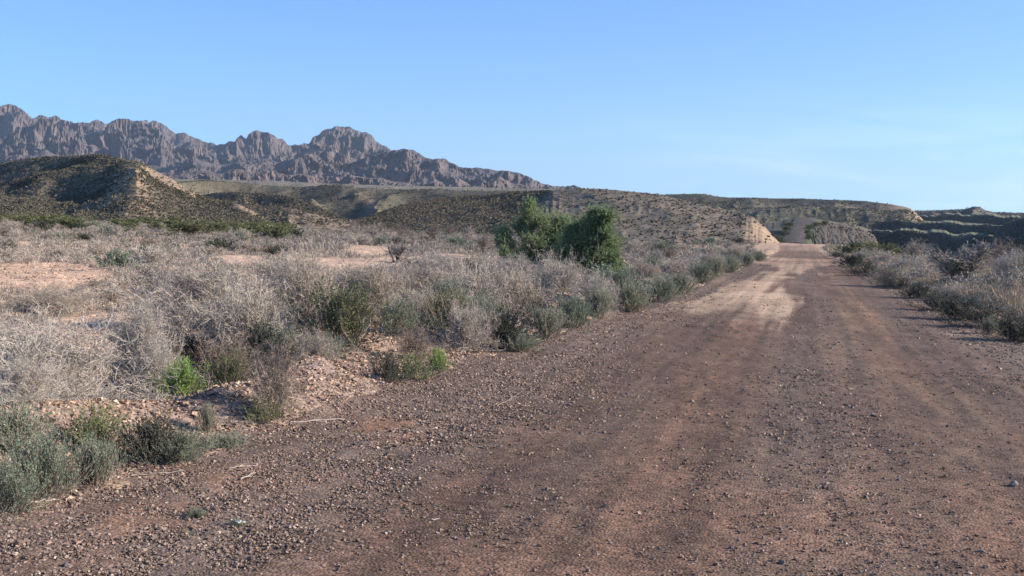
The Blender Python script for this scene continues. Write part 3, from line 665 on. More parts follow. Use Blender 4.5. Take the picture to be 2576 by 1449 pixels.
for q in near: pplant(q[0], q[1], q[2], q[3], q[4], q[5], q[6], q[7])
for px, yb, yt, wpx, lb in [(493, 1300, 1268, 62, 'small grey green sprig alone on the gravel at lower left'), (478, 1342, 1326, 36, 'tiny grey sprig on the gravel below the larger sprig')]:
    pplant('sage', px, yb, yt, wpx, lb)

# ------------------------------------------------------------------ big green tree (two stems clumps), bare trees, dead snags
def wood(rng, base, limbs, r, mat, parent, name='trunk'):
    g = []
    for (d, ln, rr) in limbs:
        P = grow(rng, np.array([base]), np.array([d]), np.array([ln]), 9, .12, .03); g.append(tubes(P, rr, rr*.25, 7))
    return obj(name, rawmesh(name, *cat(*g), mat, True), parent)
def green_tree(px, yb, blobs, label, seed, nsp=330):
    rng = np.random.default_rng(seed); b = at(px, yb); k = (yb-yh(px))/H           # pixels per metre
    t = empty('tamarisk_tree', (b[0], b[1], float(gz(b[0], b[1])))); tagp(t, label, 'tree')
    tw, lf = [], []
    limbs = []
    for (bx, by, br, dep) in blobs:
        br = br*1.12
        bx += rng.normal(0, 3); by += rng.normal(0, 3)
        c = np.array([(bx-px)/k, 0, (yb-by)/k]); c = c[0]*rt + np.array([0, 0, c[2]]) + fw*dep; rr = br/k
        limbs.append((c, np.linalg.norm(c)*.95, .035))
        sub = unit(rng.normal(0, 1, (9, 3)))*rr*.72*rng.uniform(.5, 1.1, (9, 1)); ii = rng.integers(9, size=nsp); n = nsp
        d = unit(unit(rng.normal(0, 1, (n, 3)))+unit(sub[ii])*.8); st = c + sub[ii] + rng.normal(0, .14, (n, 3))*rr
        P = grow(rng, st, d*.8+[0, 0, .7], rng.exponential(.22, n).clip(.08, .7)*min(1.15, rr*2+.35), 5, .16, .06)
        tw.append(tubes(P, .006, .002))
        s2, t2, _, _ = sample_on(rng, P, 5, .05, 1)
        P2 = grow(rng, s2, t2+rng.normal(0, .5, s2.shape)+[0, 0, .15], rng.uniform(.06, .15, len(s2)), 3, .15)
        s3, t3, _, _ = sample_on(rng, P2, 4, .05, 1)
        lf.append(leaves(rng, s3, t3+rng.normal(0, .4, s3.shape), rng.uniform(.05, .10, len(s3)), rng.uniform(.006, .012, len(s3))))
    wood(rng, (0, 0, 0), [(np.array(d), l, r) for d, l, r in limbs], .03, M_bark, t)
    obj('twigs', rawmesh('twigs', *cat(*tw), M_bark), t)
    obj('crown', rawmesh('crown', *cat(*lf), M_tam), t)
    return t
green_tree(1345, 668, [(1275, 610, 30, .3), (1285, 640, 28, -.3), (1310, 585, 26, .5), (1325, 560, 20, .2), (1326, 535, 11, .1), (1340, 610, 32, -.2), (1355, 575, 26, .1), (1380, 600, 34, 0), (1390, 575, 22, .4), (1412, 630, 32, -.4), (1432, 585, 20, .2), (1300, 655, 22, .1), (1350, 645, 26, .2),
   (1420, 590, 26, .3), (1440, 612, 28, .1), (1455, 600, 24, .2), (1452, 640, 22, 0), (1262, 590, 14, .4), (1435, 645, 24, -.2), (1330, 515, 6, .1), (1410, 562, 16, .3), (1368, 555, 14, .2)], 'large feathery green tree, wide left-hand mass of the pair among grey bushes', 5, 320)
green_tree(1492, 722, [(1484, 560, 15, .1), (1506, 546, 13, 0), (1470, 572, 12, .5), (1512, 578, 13, -.2), (1448, 596, 17, .5), (1478, 600, 19, .1), (1512, 608, 17, .1), (1532, 622, 12, .2), (1440, 628, 17, .4), (1466, 636, 18, .3), (1500, 642, 20, -.1), (1534, 652, 14, 0), (1515, 672, 18, -.1), (1546, 682, 13, .1), (1488, 678, 15, 0), (1540, 704, 13, -.1), (1508, 702, 17, 0), (1496, 532, 6, 0), (1430, 600, 16, .7), (1425, 640, 16, .6), (1445, 575, 12, .6), (1550, 660, 9, .2), (1515, 540, 7, -.2), (1455, 660, 12, .2)], 'narrower and nearer green feathery tree, right-hand one of the pair by the road', 9, 260)

def bare_tree(px, yb, yt, wpx, label, seed, n0=9, m1=7, m2=7, m3=6, mat=None, rr=.03, cat_='tree', name='bare_tree', group=None, spread=.7):
    rng = np.random.default_rng(seed); b = at(px, yb); k = (yb-yh(px))/H; hgt = (yb-yt)/k; wd = wpx/k
    mat = mat or M_treetwig
    t = empty(name, (b[0], b[1], float(gz(b[0], b[1]))-.02)); tagp(t, label, cat_, group)
    P0 = grow(rng, rng.normal(0, .05, (n0, 3))*[1, 1, 0], dome_dirs(rng, n0, spread), rng.uniform(.6, .85, n0), 8, .16, .05)
    s, d, _, u = sample_on(rng, P0, m1, .35, 1); P1 = grow(rng, s, d+rng.normal(0, .45, s.shape)+[0, 0, .1], rng.uniform(.2, .42, len(s)), 6, .18, .04)
    s, d, _, u = sample_on(rng, P1, m2, .2, 1); P2 = grow(rng, s, d+rng.normal(0, .5, s.shape), rng.uniform(.08, .22, len(s)), 5, .2)
    gg = [tubes(P2, rr*.18/hgt, rr*.1/hgt)]
    if m3: s, d, _, u = sample_on(rng, P2, m3, .2, 1); P3 = grow(rng, s, d+rng.normal(0, .6, s.shape), rng.uniform(.03, .09, len(s)), 3, .2); gg.append(tubes(P3, rr*.1/hgt, rr*.06/hgt))
    sc = np.array([wd/1.5, wd/1.5, hgt/1.05])
    tr = cat(tubes(P0, rr/hgt, rr*.35/hgt, 4), tubes(P1, rr*.42/hgt, rr*.15/hgt, 4)); cr = cat(*gg)
    obj('trunk', rawmesh('trunk', tr[0]*sc, tr[1], M_bark, True), t); obj('crown', rawmesh('crown', cr[0]*sc, cr[1], mat), t)
    return t
bare_tree(2405, 728, 597, 270, 'tall bare grey tree with fine branching crown right of the road', 11, 8, 9, 9, 6, rr=.075, spread=.5)
bare_tree(2290, 672, 592, 190, 'bare twiggy tree behind and left of the tall bare one', 12, 8, 8, 8, 6, rr=.035)
bare_tree(2520, 668, 590, 170, 'bare twiggy tree at the right edge behind the grass', 13, 8, 8, 8, 6, M_twigb, rr=.035)
bare_tree(1641, 640, 600, 46, 'black dead tree stump with one long raised limb left of the road', 14, 5, 3, 3, 0, M_bark, rr=.06)
bare_tree(1690, 634, 612, 40, 'dark dead bush right of the black dead stump', 15, 7, 5, 5, 0, M_bark, rr=.03)
GS = 'dead snags on the open flat'
for q in [(121, 650, 605, 26, 'thick dark snag standing in the grey bushes above the left sand patch', 21, 3, 2), (236, 626, 600, 24, 'small forked snag on the bare sand, second from the left', 22, 3, 3), (360, 612, 572, 50, 'tall leaning snag among dark twigs, third from the left', 23, 4, 3), (204, 560, 528, 30, 'grey snag against the foot of the left hill', 24, 4, 3),
          (590, 634, 608, 50, 'crooked low snag above the dark green bush in the middle of the flat', 25, 4, 3), (635, 612, 585, 30, 'thin snag right of the crooked low one', 26, 3, 3), (15, 596, 570, 40, 'bleached fallen snag at the left frame edge', 27, 3, 2)]:
    bare_tree(q[0], q[1], q[2], q[3], q[4], q[5], q[6], q[7], 3, 0, M_bark, rr=.05, cat_='dead tree', name='dead_snag', group=GS, spread=.5)
GB = 'leafless trees before the dark hill'
for i, (px, yb, yt, wp) in enumerate([(950, 612, 553, 90), (1010, 604, 556, 80), (890, 600, 552, 60), (1090, 606, 560, 80), (1170, 612, 566, 80), (1215, 640, 570, 80), (1000, 655, 600, 100), (1130, 596, 558, 60)]):
    bare_tree(px, yb, yt, wp, ['bare grey tree, %s before the dark hill', 'open brownish bare tree, %s before the dark hill'][i % 2] % ['second from left', 'third from left', 'leftmost', 'fourth from left', 'fifth from left', 'nearest the green tree', 'lowest and nearest the camera', 'smallest and farthest'][i], 31+i, 8, 7, 6, 5, [M_twig, M_twigb][i % 2], rr=.04, group=GB)

# ------------------------------------------------------------------ the open flat: bushes row after row
rf = np.random.default_rng(55); placed = []
def ok(X, Y, r):
    for (a, b, c) in placed:
        if (a-X)**2+(b-Y)**2 < (.62*(r+c))**2: return False
    return True
def on_flat(X, Y): return X < road_edges(Y)[0]-1.6
cands = 0; cnt = 0
KL = {'dryfar': ('ash grey', 'dry bush'), 'brownfar': ('brown', 'dry bush'), 'sagefar': ('grey green', 'low shrub'), 'darkfar': ('dark green', 'low shrub')}
while cnt < 285 and cands < 9000:
    cands += 1
    px = rf.uniform(-180, 1880); D = 13+rf.uniform(0, 1)**1.3*150
    y = yh(px)+H*F/D
    if y > 770: continue
    p = at(px, y); X, Y = p[0], p[1]
    if not on_flat(X, Y) or bare(X, Y) > .3: continue
    h = rf.uniform(.26, .72)*(1 if D < 80 else 1.3); wd = h*rf.uniform(1.8, 3.0)
    if not ok(X, Y, wd/2): continue
    kind = rf.choice(['dryfar', 'brownfar', 'sagefar', 'darkfar'], p=[.66, .13, .11, .10])
    c, n = KL[kind]
    zone = 'far left' if px < 300 else 'left of centre' if px < 700 else 'middle' if px < 1150 else 'near the green trees' if px < 1560 else 'right of the green trees'
    dep = 'nearest rows' if D < 45 else 'middle rows' if D < 95 else 'farthest rows'
    size = 'small' if h < .45 else 'larger'
    plant(str(kind), X, Y, h, wd, '%s %s %s, %s of the flat, %s' % (size, c, n, dep, zone), '%s %s %s, %s, %s' % (size, c, n, dep, zone))
    placed.append((X, Y, wd/2)); cnt += 1
# the belt of creosote under the hills
GC = 'olive green creosote bushes in the belt below the hills'
cb = 0
for i in range(400):
    if cb >= 70: break
    px = rf.uniform(-60, 730)
    if 195 < px < 290 and rf.uniform() < .8: continue
    D = rf.uniform(120, 235)*(1 if px < 400 else .82); y = yh(px)+H*F/D; p = at(px, y)
    wd = rf.uniform(2.2, 4.2)
    if not ok(p[0], p[1], wd*.35): continue
    zone = 'left frame edge' if px < 90 else 'left part' if px < 200 else 'middle part' if px < 450 else 'right part' if px < 600 else 'right end'
    plant('creosote', p[0], p[1], rf.uniform(.8, 1.35), wd, 'olive green creosote bush in the %s of the belt below the left hill' % zone, 'creosote, '+zone); placed.append((p[0], p[1], wd*.35)); cb += 1
for i, (px, yb, h, wd) in enumerate([(2170, 662, .9, 2.2), (2225, 672, 1.0, 2.2), (2270, 690, 1.0, 2.2), (2330, 712, .95, 1.9), (2440, 742, .95, 1.9), (2505, 758, .9, 1.8), (2560, 775, .9, 1.8), (2350, 672, 1.3, 3), (2440, 668, 1.4, 3), (2560, 672, 1.5, 3.2)]):
    p = at(px, yb); plant('dryfar', p[0], p[1], h, wd, 'straw grey brush on the right verge, %s from the road crest' % ['first', 'second', 'third', 'fourth', 'fifth', 'sixth', 'nearest', 'first in back row', 'second in back row', 'last in back row'][i], 'straw brush on the right verge')
for (px, yb, h, wd, lb) in [(2150, 648, 1.2, 3, 'green bush in the wash right of the road crest, leftmost'), (2195, 646, 1.4, 3.2, 'green bush in the wash right of the road crest, second from left'), (2235, 643, 1.2, 3, 'green bush in the wash right of the road crest, third from left'), (2270, 641, 1.3, 3, 'green bush in the wash hidden behind the dry twigs at right'),
                        (1500, 617, 1.1, 2.2, 'green bush at the foot of the roadside hill behind the green tree'), (1545, 616, 1.0, 2.5, 'green bush at the foot of the roadside hill, right of the green tree'), (1780, 614, 1.0, 2.4, 'green bush at the hill foot, third from the tan cutting'), (1815, 615, 1.1, 3, 'green bush at the hill foot, second from the tan cutting'), (1850, 616, .9, 2.4, 'green bush at the hill foot nearest the tan cutting')]:
    p = at(px, yb); plant('creosote', p[0], p[1], h, wd, lb, 'green bushes near the road crest')

for i, (px, y, D, wd) in enumerate([(1962, 603, 300, 3.2), (1972, 588, 345, 3.6), (1979, 576, 385, 3.6), (1986, 566, 425, 4.2), (2034, 598, 310, 2.2), (2031, 586, 350, 2.6), (2036, 574, 390, 3.6), (1966, 608, 280, 2.6), (2052, 566, 430, 4.0), (2075, 562, 450, 4.4)]):
    p = atD(px, y, D); plant('creosote', p[0], p[1], 1.5, wd, 'olive bush %s of the far stretch of road, %s' % ('on the left edge' if px < 2000 else 'on the right edge', ['lowest but one', 'third from below', 'fourth from below', 'topmost', 'lowest', 'second from below', 'third from below', 'lowest of all', 'fourth from below', 'topmost'][i]), 'bushes along the far road', z=p[2]-.5)
# ------------------------------------------------------------------ countless small growth
def scatter_scrub(name, picks, n, s0, s1, cols, seed, label, minnz=.0):
    rng = np.random.default_rng(seed); Ps, Ns = [], []
    for (nm, P, Sg, V, nn, cr) in HILLPTS.values():
        if nm in picks:
            wgt = picks[nm]; m = (Sg < .06); P_ = P[m]; V_ = V[m]; S_ = Sg[m]
            q = P_
            dens = .25+.75*sst(.35, .6, vn(q[:, 0]*.03, q[:, 1]*.03, seed)) if nm != 'roadside_hill' else np.ones(len(q))
            lim = .26 if nm != 'roadside_hill' else .27
            dens = dens*(1-.9*sst(lim-.03, lim+.03, cr[m]))
            if nm == 'roadside_hill': dens = dens*(.2+1.3*sst(20, -20, V_-1390-130*S_+40*(vn(q[:, 0]*.05, q[:, 1]*.05, 5)-.5)))
            # grid cells are larger towards the far side: weigh by distance
            dd = np.hypot(q[:, 0], q[:, 1]); dens = dens*dd; dens /= dens.sum()
            i = rng.choice(len(q), int(n*wgt), p=dens); pt = q[i].copy()
            sp = .004*dd[i]; pt[:, 0] += rng.normal(0, 1, len(i))*sp*.4; pt[:, 1] += rng.normal(0, 1, len(i))*sp*.15
            Ps.append(pt)
    P = np.concatenate(Ps); k = len(P); D = np.hypot(P[:, 0], P[:, 1])
    sz = rng.uniform(s0, s1, k)*(.75+D/1000)
    # each shrub: seven leaf-like shards round a centre
    m = 9; C = np.repeat(P, m, 0); sz_ = np.repeat(sz, m)[:, None]
    d = unit(rng.normal(0, 1, (k*m, 3))); d[:, 2] = np.abs(d[:, 2])
    c = C+d*sz_*rng.uniform(.1, .6, (k*m, 1))*[1, 1, .8]
    e1 = unit(rng.normal(0, 1, (k*m, 3))); e2 = unit(np.cross(e1, rng.normal(0, 1, (k*m, 3))))
    V = np.stack([c+e1*sz_*.42, c+e2*sz_*.36, c-e1*sz_*.38, c-e2*sz_*.40], 1).reshape(-1, 3)
    cc = np.array(cols)[rng.integers(len(cols), size=k)]*rng.uniform(.7, 1.3, (k, 1)); cc = np.repeat(cc, m*4, 0)
    o = obj(name, rawmesh(name, V, np.arange(k*m*4).reshape(-1, 4), M_scrub, col=cc)); tagp(o, kind='stuff')
SC = [(.10, .092, .063), (.12, .106, .075), (.145, .12, .086), (.085, .08, .057)]
scatter_scrub('hill_scrub', {'left_hill': .50, 'middle_hill': .14, 'roadside_hill': .08, 'far_hill': .30, 'distant_hill': .28, 'bajada': .12, 'knob_ridge': .1, 'far_terrace': .05, 'upper_terrace': .07, 'middle_terrace': .07, 'road_embankment': .012, 'right_mound': .03}, 80000, .22, .58, SC, 201, '')
scatter_scrub('hill_brush', {'roadside_hill': 1.0, 'left_hill': .35}, 16000, .2, .5, [(.17, .135, .095), (.14, .115, .08), (.12, .105, .07), (.20, .16, .115)], 202, '')
def scatter_flat(name, n, Dlo, Dhi, px0, px1, s0, s1, cols, seed, m=10, flat=.7, avoid=.25, left=True):
    rng = np.random.default_rng(seed); px = rng.uniform(px0, px1, n*2); D = Dlo+(Dhi-Dlo)*rng.uniform(0, 1, n*2)
    y = yh(px)+H*F/D; P = np.array([at(a, b) for a, b in zip(px, y)])
    keep = (bare(P[:, 0], P[:, 1]) < avoid)
    keep &= (P[:, 0] < road_edges(P[:, 1])[0]-1.2) if left else (P[:, 0] > road_edges(P[:, 1])[1]+1.0)
    P = P[keep][:n]; k = len(P); P[:, 2] = gz(P[:, 0], P[:, 1]); sz = rng.uniform(s0, s1, k)
    st = np.repeat(P, m, 0); d = dome_dirs(rng, k*m, .8); ln = np.repeat(sz, m)*rng.uniform(.6, 1.2, k*m)
    P3 = grow(rng, st+rng.normal(0, .3, st.shape)*np.repeat(sz, m)[:, None]*[1, 1, 0], d, ln, 4, .35, .05); P3[..., 2] = np.maximum(P3[..., 2], gz(st[:, 0], st[:, 1])[:, None])
    wr = .0016+.00016*np.hypot(st[:, 0], st[:, 1]); V, Fc = tubes(P3, wr, wr*.5, 3)
    cc = np.repeat(np.array(cols)[rng.integers(len(cols), size=k)]*rng.uniform(.8, 1.2, (k, 1)), m*12, 0)
    tagp(obj(name, rawmesh(name, V, Fc, M_scrub, col=cc)), kind='stuff')
DG = [(.46, .39, .32), (.38, .32, .26), (.48, .39, .30), (.30, .25, .20)]
scatter_flat('dead_grass', 12000, 9, 95, -150, 1900, .08, .26, DG, 301, 16, avoid=.3)
scatter_flat('low_scrub', 6500, 60, 265, -150, 1900, .25, .6, [(.30, .25, .21), (.26, .22, .17), (.16, .15, .10), (.36, .31, .26)], 302, 14, avoid=.5)
# blond grass on the right verge
def verge_grass():
    rng = np.random.default_rng(77); n = 52000
    D = 17+(150-17)*rng.uniform(0, 1, n)**1.5; px = rng.uniform(2000, 2860, n); y = yh(px)+H*F/D
    P = np.array([at(a, b) for a, b in zip(px, y)]); r = road_edges(P[:, 1])[1]
    dr = P[:, 0]-r; k = (dr > .75) & (dr < 24) & (rng.uniform(0, 1, n) < .35+.65*sst(.35, .6, vn(P[:, 0]*.7, P[:, 1]*.35, 7))); P = P[k]; dr = dr[k]
    P[:, 2] = gz(P[:, 0], P[:, 1]); D = np.hypot(P[:, 0], P[:, 1]); m = 5
    st = np.repeat(P, m, 0)+rng.normal(0, .07, (len(P)*m, 3))*[1, 1, 0]
    hgt = np.repeat((.3+.35*vn(P[:, 0]*.5, P[:, 1]*.3, 4))*sst(.4, 1.6, dr), m)*rng.uniform(.6, 1.25, len(st))
    P3 = grow(rng, st, rng.normal(0, .28, st.shape)+[0, 0, 1], hgt, 3, .16, 0, .15)
    V, Fc = tubes(P3, .0022+.00022*np.repeat(D, m), .001+.00012*np.repeat(D, m), 3)
    o = obj('dry_grass', rawmesh('dry_grass', V, Fc, M_grass)); tagp(o, kind='stuff')
verge_grass()

# ------------------------------------------------------------------ gravel and rocks
def stones(C, sz, rng, squash=.7):
    n = len(C); cube = np.array([[x, y, z] for x in (-1, 1) for y in (-1, 1) for z in (-1, 1)], float)*.6
    V = cube[None]*rng.uniform(.55, 1.15, (n, 1, 3))+rng.normal(0, .17, (n, 8, 3))
    q = unit(rng.normal(0, 1, (n, 4))); w_, x, y, z = q.T
    Rm = np.stack([np.stack([1-2*(y*y+z*z), 2*(x*y-z*w_), 2*(x*z+y*w_)], -1), np.stack([2*(x*y+z*w_), 1-2*(x*x+z*z), 2*(y*z-x*w_)], -1), np.stack([2*(x*z-y*w_), 2*(y*z+x*w_), 1-2*(x*x+y*y)], -1)], 1)
    V = np.einsum('nij,nkj->nki', Rm, V)*[1, 1, squash]
    V = C[:, None]+V*np.asarray(sz)[:, None, None]
    T = np.array([[0, 1, 3], [0, 3, 2], [4, 6, 7], [4, 7, 5], [0, 4, 5], [0, 5, 1], [2, 3, 7], [2, 7, 6], [0, 2, 6], [0, 6, 4], [1, 5, 7], [1, 7, 3]])
    return V.reshape(-1, 3), (np.arange(n)[:, None, None]*8+T[None]).reshape(-1, 3)
def gravel(name, bands, keepf, cols, seed, colp=None):
    rng = np.random.default_rng(seed); A = []; Z = []
    for (D0, D1, n, a, b) in bands:
        D = np.sqrt(rng.uniform(D0*D0, D1*D1, n)); t = rng.uniform(-.56, .56, n)
        X = D*(fw[0]+rt[0]*t); Y = D*(fw[1]+rt[1]*t); s_ = a*np.exp(rng.normal(0, .38, n)); s_ = np.minimum(s_, b)
        k = rng.uniform(0, 1, n) < keepf(X, Y); A.append(np.stack([X[k], Y[k]], -1)); Z.append(s_[k])
    A = np.concatenate(A); Z = np.concatenate(Z); zz = gz(A[:, 0], A[:, 1])
    V, Fc = stones(np.stack([A[:, 0], A[:, 1], zz+Z*.22+.004], -1), Z, rng)
    c = np.array(cols)[rng.choice(len(cols), len(Z), p=colp)]*np.exp(rng.normal(0, .25, (len(Z), 1)))
    c = np.repeat(np.clip(c*[1.02, .96, .88], .02, .75), 8, 0)
    tagp(obj(name, rawmesh(name, V, Fc, M_stone, col=c)), kind='stuff')
def k_road(X, Y):
    l, r = road_edges(Y); on = (X > l-.2) & (X < r+.3)
    tr = np.exp(-((X-1.25)/.6)**2)+np.exp(-((X+1.0)/.55)**2)
    sh = np.maximum(sst(-1.9, -2.7, X+.5*fbm(X, Y*.4, 3, 12)), sst(2.2, 2.9, X))
    d = .20+.80*sh-.2*tr+.3*fbm(X*1.1, Y*.5, 3, 14)
    d = d*(1-.85*sst(.24, .36, road_col(X, Y)[..., 0]))
    return on*np.clip(d, .05, 1)
def k_berm(X, Y):
    l, r = road_edges(Y); d = l-X
    return sst(-.25, .25, d)*sst(2.1, 1.2, d)*(.35+.65*sst(.3, .55, vn(X*.8, Y*.5, 15)))
def k_flat(X, Y): return sst(1.6, 2.4, road_edges(Y)[0]-X)*.8
RC = [(.185, .14, .12), (.135, .10, .086), (.24, .19, .165), (.215, .15, .12), (.31, .245, .205), (.41, .35, .29)]
gravel('road_gravel', [(4.2, 8, 120000, .0068, .015), (8, 14, 140000, .0085, .019), (14, 30, 80000, .013, .026), (30, 70, 24000, .022, .04), (4.2, 9, 300, .017, .028), (9, 20, 300, .02, .034)], k_road, RC, 401, [.36, .20, .24, .12, .075, .005])
BC = [(.33, .23, .175), (.26, .185, .145), (.40, .28, .21), (.19, .14, .115), (.48, .37, .29)]
gravel('bank_rubble', [(4.2, 9, 36000, .012, .035), (9, 16, 42000, .016, .042), (16, 32, 24000, .028, .07), (32, 70, 12000, .035, .08)], k_berm, BC, 402, [.3, .25, .2, .15, .1])
gravel('flat_pebbles', [(7, 16, 16000, .014, .05), (16, 40, 22000, .022, .06)], k_flat, BC, 403, [.3, .25, .2, .1, .15])

def rock(px, py, wpx, col, label, squash=.75, seed=1, group=None, el=1.0):
    rng = np.random.default_rng(seed); b = at(px, py); k = (py-yh(px))/H; r = wpx/k/2
    import bmesh
    bm = bmesh.new(); bmesh.ops.create_icosphere(bm, subdivisions=3, radius=1)
    pl = unit(rng.normal(0, 1, (11, 3))); of = rng.uniform(.55, .85, 11)
    for v in bm.verts:
        c = np.array(v.co)
        for a, o_ in zip(pl, of):
            s_ = c@a
            if s_ > o_: c = c-a*(s_-o_)*.9
        c = c*(1+.05*rng.normal()); v.co = (c[0]*el*r, c[1]*r, c[2]*squash*r)
    me = bpy.data.meshes.new('rock'); bm.to_mesh(me); bm.free()
    a_ = me.attributes.new('col', 'FLOAT_COLOR', 'POINT'); n = len(me.vertices); cc = np.ones((n, 4), np.float32); cc[:, :3] = np.array(col)*rng.uniform(.85, 1.15, (n, 1)); a_.data.foreach_set('color', cc.ravel())
    me.materials.append(M_stone); o = obj('rock', me, None, (b[0], b[1], float(gz(b[0], b[1]))+squash*r*.45)); o.rotation_euler[2] = rng.uniform(0, 3)
    tagp(o, label, 'rock', group)
PK = (.50, .36, .27); GR = (.16, .13, .125)
for i, q in enumerate([(946, 972, 30, (.58, .42, .30), 'tan boulder at the road edge beside the black green shrub'), (925, 964, 16, PK, 'small pink rock just left of the tan boulder'), (962, 977, 12, (.6, .5, .42), 'small pale rock touching the right of the tan boulder'),
    (353, 1003, 15, PK, 'pale square rock on the crest of the rubble bank'), (592, 1047, 18, PK, 'pink rock at the lower end of the shaded rubble, left one'), (620, 1050, 16, PK, 'pink rock at the lower end of the shaded rubble, right one'), (196, 1072, 20, (.45, .28, .2), 'orange rock on the rubble left of the yellow green shrub'),
    (610, 1168, 12, GR, 'dark stone on the gravel right of the flat sage'), (402, 1333, 22, (.3, .2, .16), 'reddish wedge stone on the gravel below the tiny sprig'), (170, 1428, 26, GR, 'dark stone in the lower left corner'), (240, 1428, 12, GR, 'small dark stone right of the one in the lower left corner'),
    (2550, 1222, 26, (.26, .21, .18), 'brown stone near the right frame edge on the road'), (2260, 1210, 14, GR, 'grey upright stone in the right wheel track'), (2437, 1445, 16, PK, 'pink stone at the bottom right of the road'), (1968, 1420, 20, GR, 'black stone at the bottom centre of the road'), (2100, 1435, 14, GR, 'black stone right of the one at the bottom centre'),
    (1838, 1380, 14, GR, 'dark stone in the road left of the bottom centre one'), (2470, 1390, 18, (.3, .23, .19), 'brown stone near the bottom right corner'), (1745, 1235, 12, GR, 'dark stone in the middle of the road'), (2080, 1222, 14, (.33, .27, .24), 'pale grey stone in the middle of the road'), (1578, 993, 11, GR, 'dark stone on the left side of the road centre'),
    (1144, 1355, 15, GR, 'dark curved stone left of the left wheel track'), (745, 1322, 13, PK, 'pink stone on the gravel right of the white flowers'), (2160, 1225, 12, GR, 'dark stone right of the pale grey stone mid road'), (2545, 855, 20, (.2, .17, .15), 'brown rock under the shrub at the right road edge')]):
    rock(q[0], q[1], q[2], q[3], q[4], seed=500+i, group='loose rocks on the road and its edges')
# white flowered mat plant
wf = proto_thing('flowering_plant', [('foliage', PRO['sage'][1][1])]); p = at(596, 1322); wf.location = (p[0], p[1], float(gz(p[0], p[1]))); wf.scale = (.10, .07, .04)
tagp(wf, 'tiny mat plant with white flowers on the gravel at lower left', 'plant')
rw = np.random.default_rng(3); cpt = rw.normal(0, 1, (30, 3))*[.12, .1, 0]+[0, 0, .7]; fv = leaves(rw, np.repeat(cpt, 5, 0), rw.normal(0, 1, (150, 3))*[1, 1, .4], .14, .07)
obj('petals', rawmesh('petals', *fv, M_white), wf)
# dead sticks
def stick(x0, y0, x1, y1, label, seed, r=.004):
    rng = np.random.default_rng(seed); a = at(x0, y0); b = at(x1, y1); a[2] = gz(a[0], a[1])+.012; b[2] = gz(b[0], b[1])+.012
    d = b-a; P = grow(rng, a[None], d[None], np.array([np.linalg.norm(d)]), 8, .06); P[..., 2] = a[2]+(b[2]-a[2])*np.linspace(0, 1, 8)+rng.uniform(0, .01, 8)
    s, t, _, _ = sample_on(rng, P, 3, .3, .9); P1 = grow(rng, s, t+rng.normal(0, .3, s.shape)*[1, 1, .1], np.full(3, np.linalg.norm(d)*.3), 5, .08)
    o = obj('dry_stick', rawmesh('dry_stick', *cat(tubes(P, r, r*.5, 5), tubes(P1, r*.6, r*.3, 4)), M_twig)); tagp(o, label, 'stick', 'dead sticks on the gravel')
stick(575, 1187, 650, 1178, 'dead stick on the gravel, upper of the two right of the flat sage', 1)
stick(605, 1210, 655, 1193, 'dead stick on the gravel, lower of the two right of the flat sage', 2)
stick(730, 1078, 850, 1058, 'pale curved stick along the road edge right of the brown bush', 3)
stick(1085, 1312, 1105, 1309, 'short pale stick on the bare gravel left of the road centre', 4)
stick(330, 1205, 460, 1196, 'thin pale stick below the dark shrub at lower left', 5)
stick(60, 1282, 140, 1268, 'thin pale stick in front of the big sage clump', 6)
stick(1250, 1024, 1330, 990, 'faint thin stick on the left of the road', 7, .002)
SKYS = .1; SUNE = 5.0; EXPO = 1.2; HAZE = 5e-5
TINT = (.41, .69, .97, 1); CLOUD = (5.6, 6.5, 7.4, 1)
# ------------------------------------------------------------------ sky, sun
SUN_EL = R(23)
sd = rt*math.cos(R(4)) - fw*math.sin(R(4))
sun_az = math.atan2(sd[0], sd[1])
w = bpy.data.worlds.new('World'); S.world = w; w.use_nodes = True
nt = w.node_tree; bg = nt.nodes['Background']
sk = nt.nodes.new('ShaderNodeTexSky'); sk.sky_type = 'NISHITA'; sk.sun_disc = False
sk.sun_elevation = SUN_EL; sk.sun_rotation = sun_az; sk.altitude = 2200; sk.air_density = 1.0; sk.dust_density = .1; sk.ozone_density = 2.5
tc = nt.nodes.new('ShaderNodeTexCoord')
mp = nt.nodes.new('ShaderNodeMapping'); mp.inputs['Scale'].default_value = (4, 4, 30); mp.inputs['Rotation'].default_value = (0, R(5), 0)
nz = nt.nodes.new('ShaderNodeTexNoise'); nz.inputs['Scale'].default_value = 1.6; nz.inputs['Detail'].default_value = 7; nz.inputs['Roughness'].default_value = .55; nz.inputs['Distortion'].default_value = .6
L(nt, tc.outputs['Generated'], mp.inputs['Vector']); L(nt, mp.outputs[0], nz.inputs['Vector'])
mr = nt.nodes.new('ShaderNodeMapRange'); mr.inputs['From Min'].default_value = .47; mr.inputs['From Max'].default_value = .72; mr.inputs['To Max'].default_value = .6
L(nt, nz.outputs[0], mr.inputs[0])
sx = nt.nodes.new('ShaderNodeSeparateXYZ'); L(nt, tc.outputs['Generated'], sx.inputs[0])
lowband = nt.nodes.new('ShaderNodeMapRange'); lowband.inputs['From Min'].default_value = .13; lowband.inputs['From Max'].default_value = .02; L(nt, sx.outputs['Z'], lowband.inputs[0])
side = nt.nodes.new('ShaderNodeMapRange'); side.inputs['From Min'].default_value = -.25; side.inputs['From Max'].default_value = .08; L(nt, sx.outputs['X'], side.inputs[0])
m1 = nt.nodes.new('ShaderNodeMath'); m1.operation = 'MULTIPLY'; L(nt, lowband.outputs[0], m1.inputs[0]); L(nt, side.outputs[0], m1.inputs[1])
m2 = nt.nodes.new('ShaderNodeMath'); m2.operation = 'MULTIPLY'; L(nt, m1.outputs[0], m2.inputs[0]); L(nt, mr.outputs[0], m2.inputs[1])
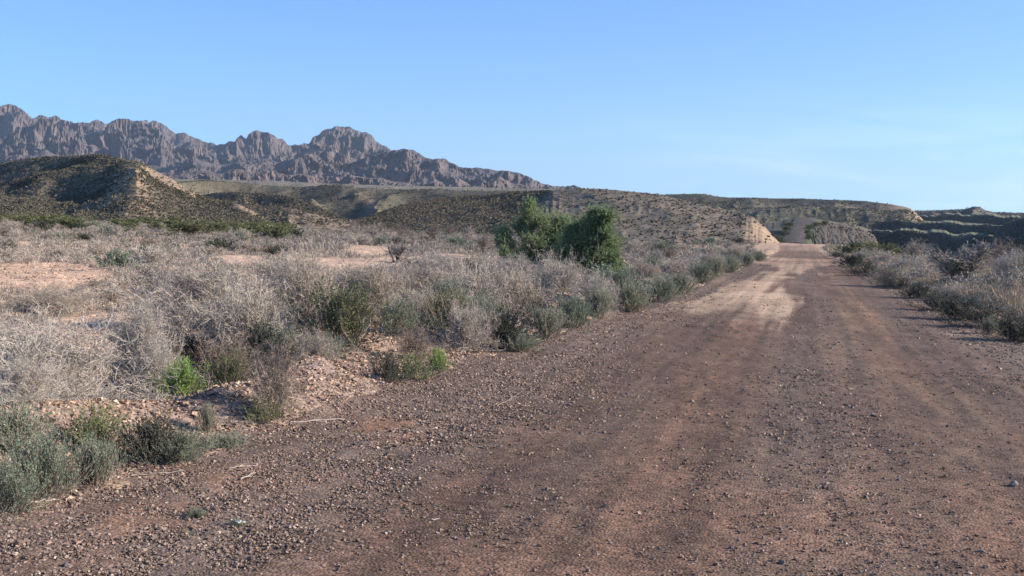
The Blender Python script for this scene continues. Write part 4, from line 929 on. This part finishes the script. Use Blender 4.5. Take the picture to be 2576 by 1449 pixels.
mx = nt.nodes.new('ShaderNodeMix'); mx.data_type = 'RGBA'; mx.inputs[7].default_value = CLOUD
tint = nt.nodes.new('ShaderNodeMix'); tint.data_type = 'RGBA'; tint.blend_type = 'MULTIPLY'; tint.inputs[0].default_value = 1; tint.inputs[7].default_value = TINT
L(nt, sk.outputs[0], tint.inputs[6]); L(nt, tint.outputs[2], mx.inputs[6]); L(nt, m2.outputs[0], mx.inputs[0])
L(nt, mx.outputs[2], bg.inputs[0]); bg.inputs[1].default_value = SKYS
sl = bpy.data.lights.new('sun', 'SUN'); sl.energy = SUNE; sl.angle = R(.5); sl.color = (1, .90, .78)
so = bpy.data.objects.new('sun', sl); COL.objects.link(so)
dv = np.array([sd[0]*math.cos(SUN_EL), sd[1]*math.cos(SUN_EL), math.sin(SUN_EL)])
from mathutils import Vector
so.rotation_euler = Vector(dv).to_track_quat('Z', 'Y').to_euler()
# haze: one box of thin air round everything
if HAZE > 0:
    V_ = np.array([[x, y, z] for x in (-9000, 9000) for y in (-300, 25500) for z in (-60, 1500)], float)
    F_ = np.array([[0, 1, 3, 2], [4, 6, 7, 5], [0, 4, 5, 1], [2, 3, 7, 6], [0, 2, 6, 4], [1, 5, 7, 3]])
    hm = bpy.data.materials.new('haze_air'); hm.use_nodes = True; ht = hm.node_tree
    for n in list(ht.nodes):
        if n.type != 'OUTPUT_MATERIAL': ht.nodes.remove(n)
    pv = ht.nodes.new('ShaderNodeVolumePrincipled'); pv.inputs['Color'].default_value = (.62, .78, 1, 1); pv.inputs['Density'].default_value = HAZE; pv.inputs['Anisotropy'].default_value = .2
    ht.links.new(pv.outputs[0], ht.nodes['Material Output'].inputs['Volume'])
    tagp(obj('haze', rawmesh('haze', V_, F_, hm)), kind='stuff')
S.view_settings.view_transform = 'Standard'; S.view_settings.look = 'None'; S.view_settings.exposure = EXPO; S.view_settings.gamma = 1
S.render.engine = 'CYCLES'
S.cycles.max_bounces = 5; S.cycles.diffuse_bounces = 2; S.cycles.transmission_bounces = 3; S.cycles.volume_bounces = 0; S.cycles.transparent_max_bounces = 4
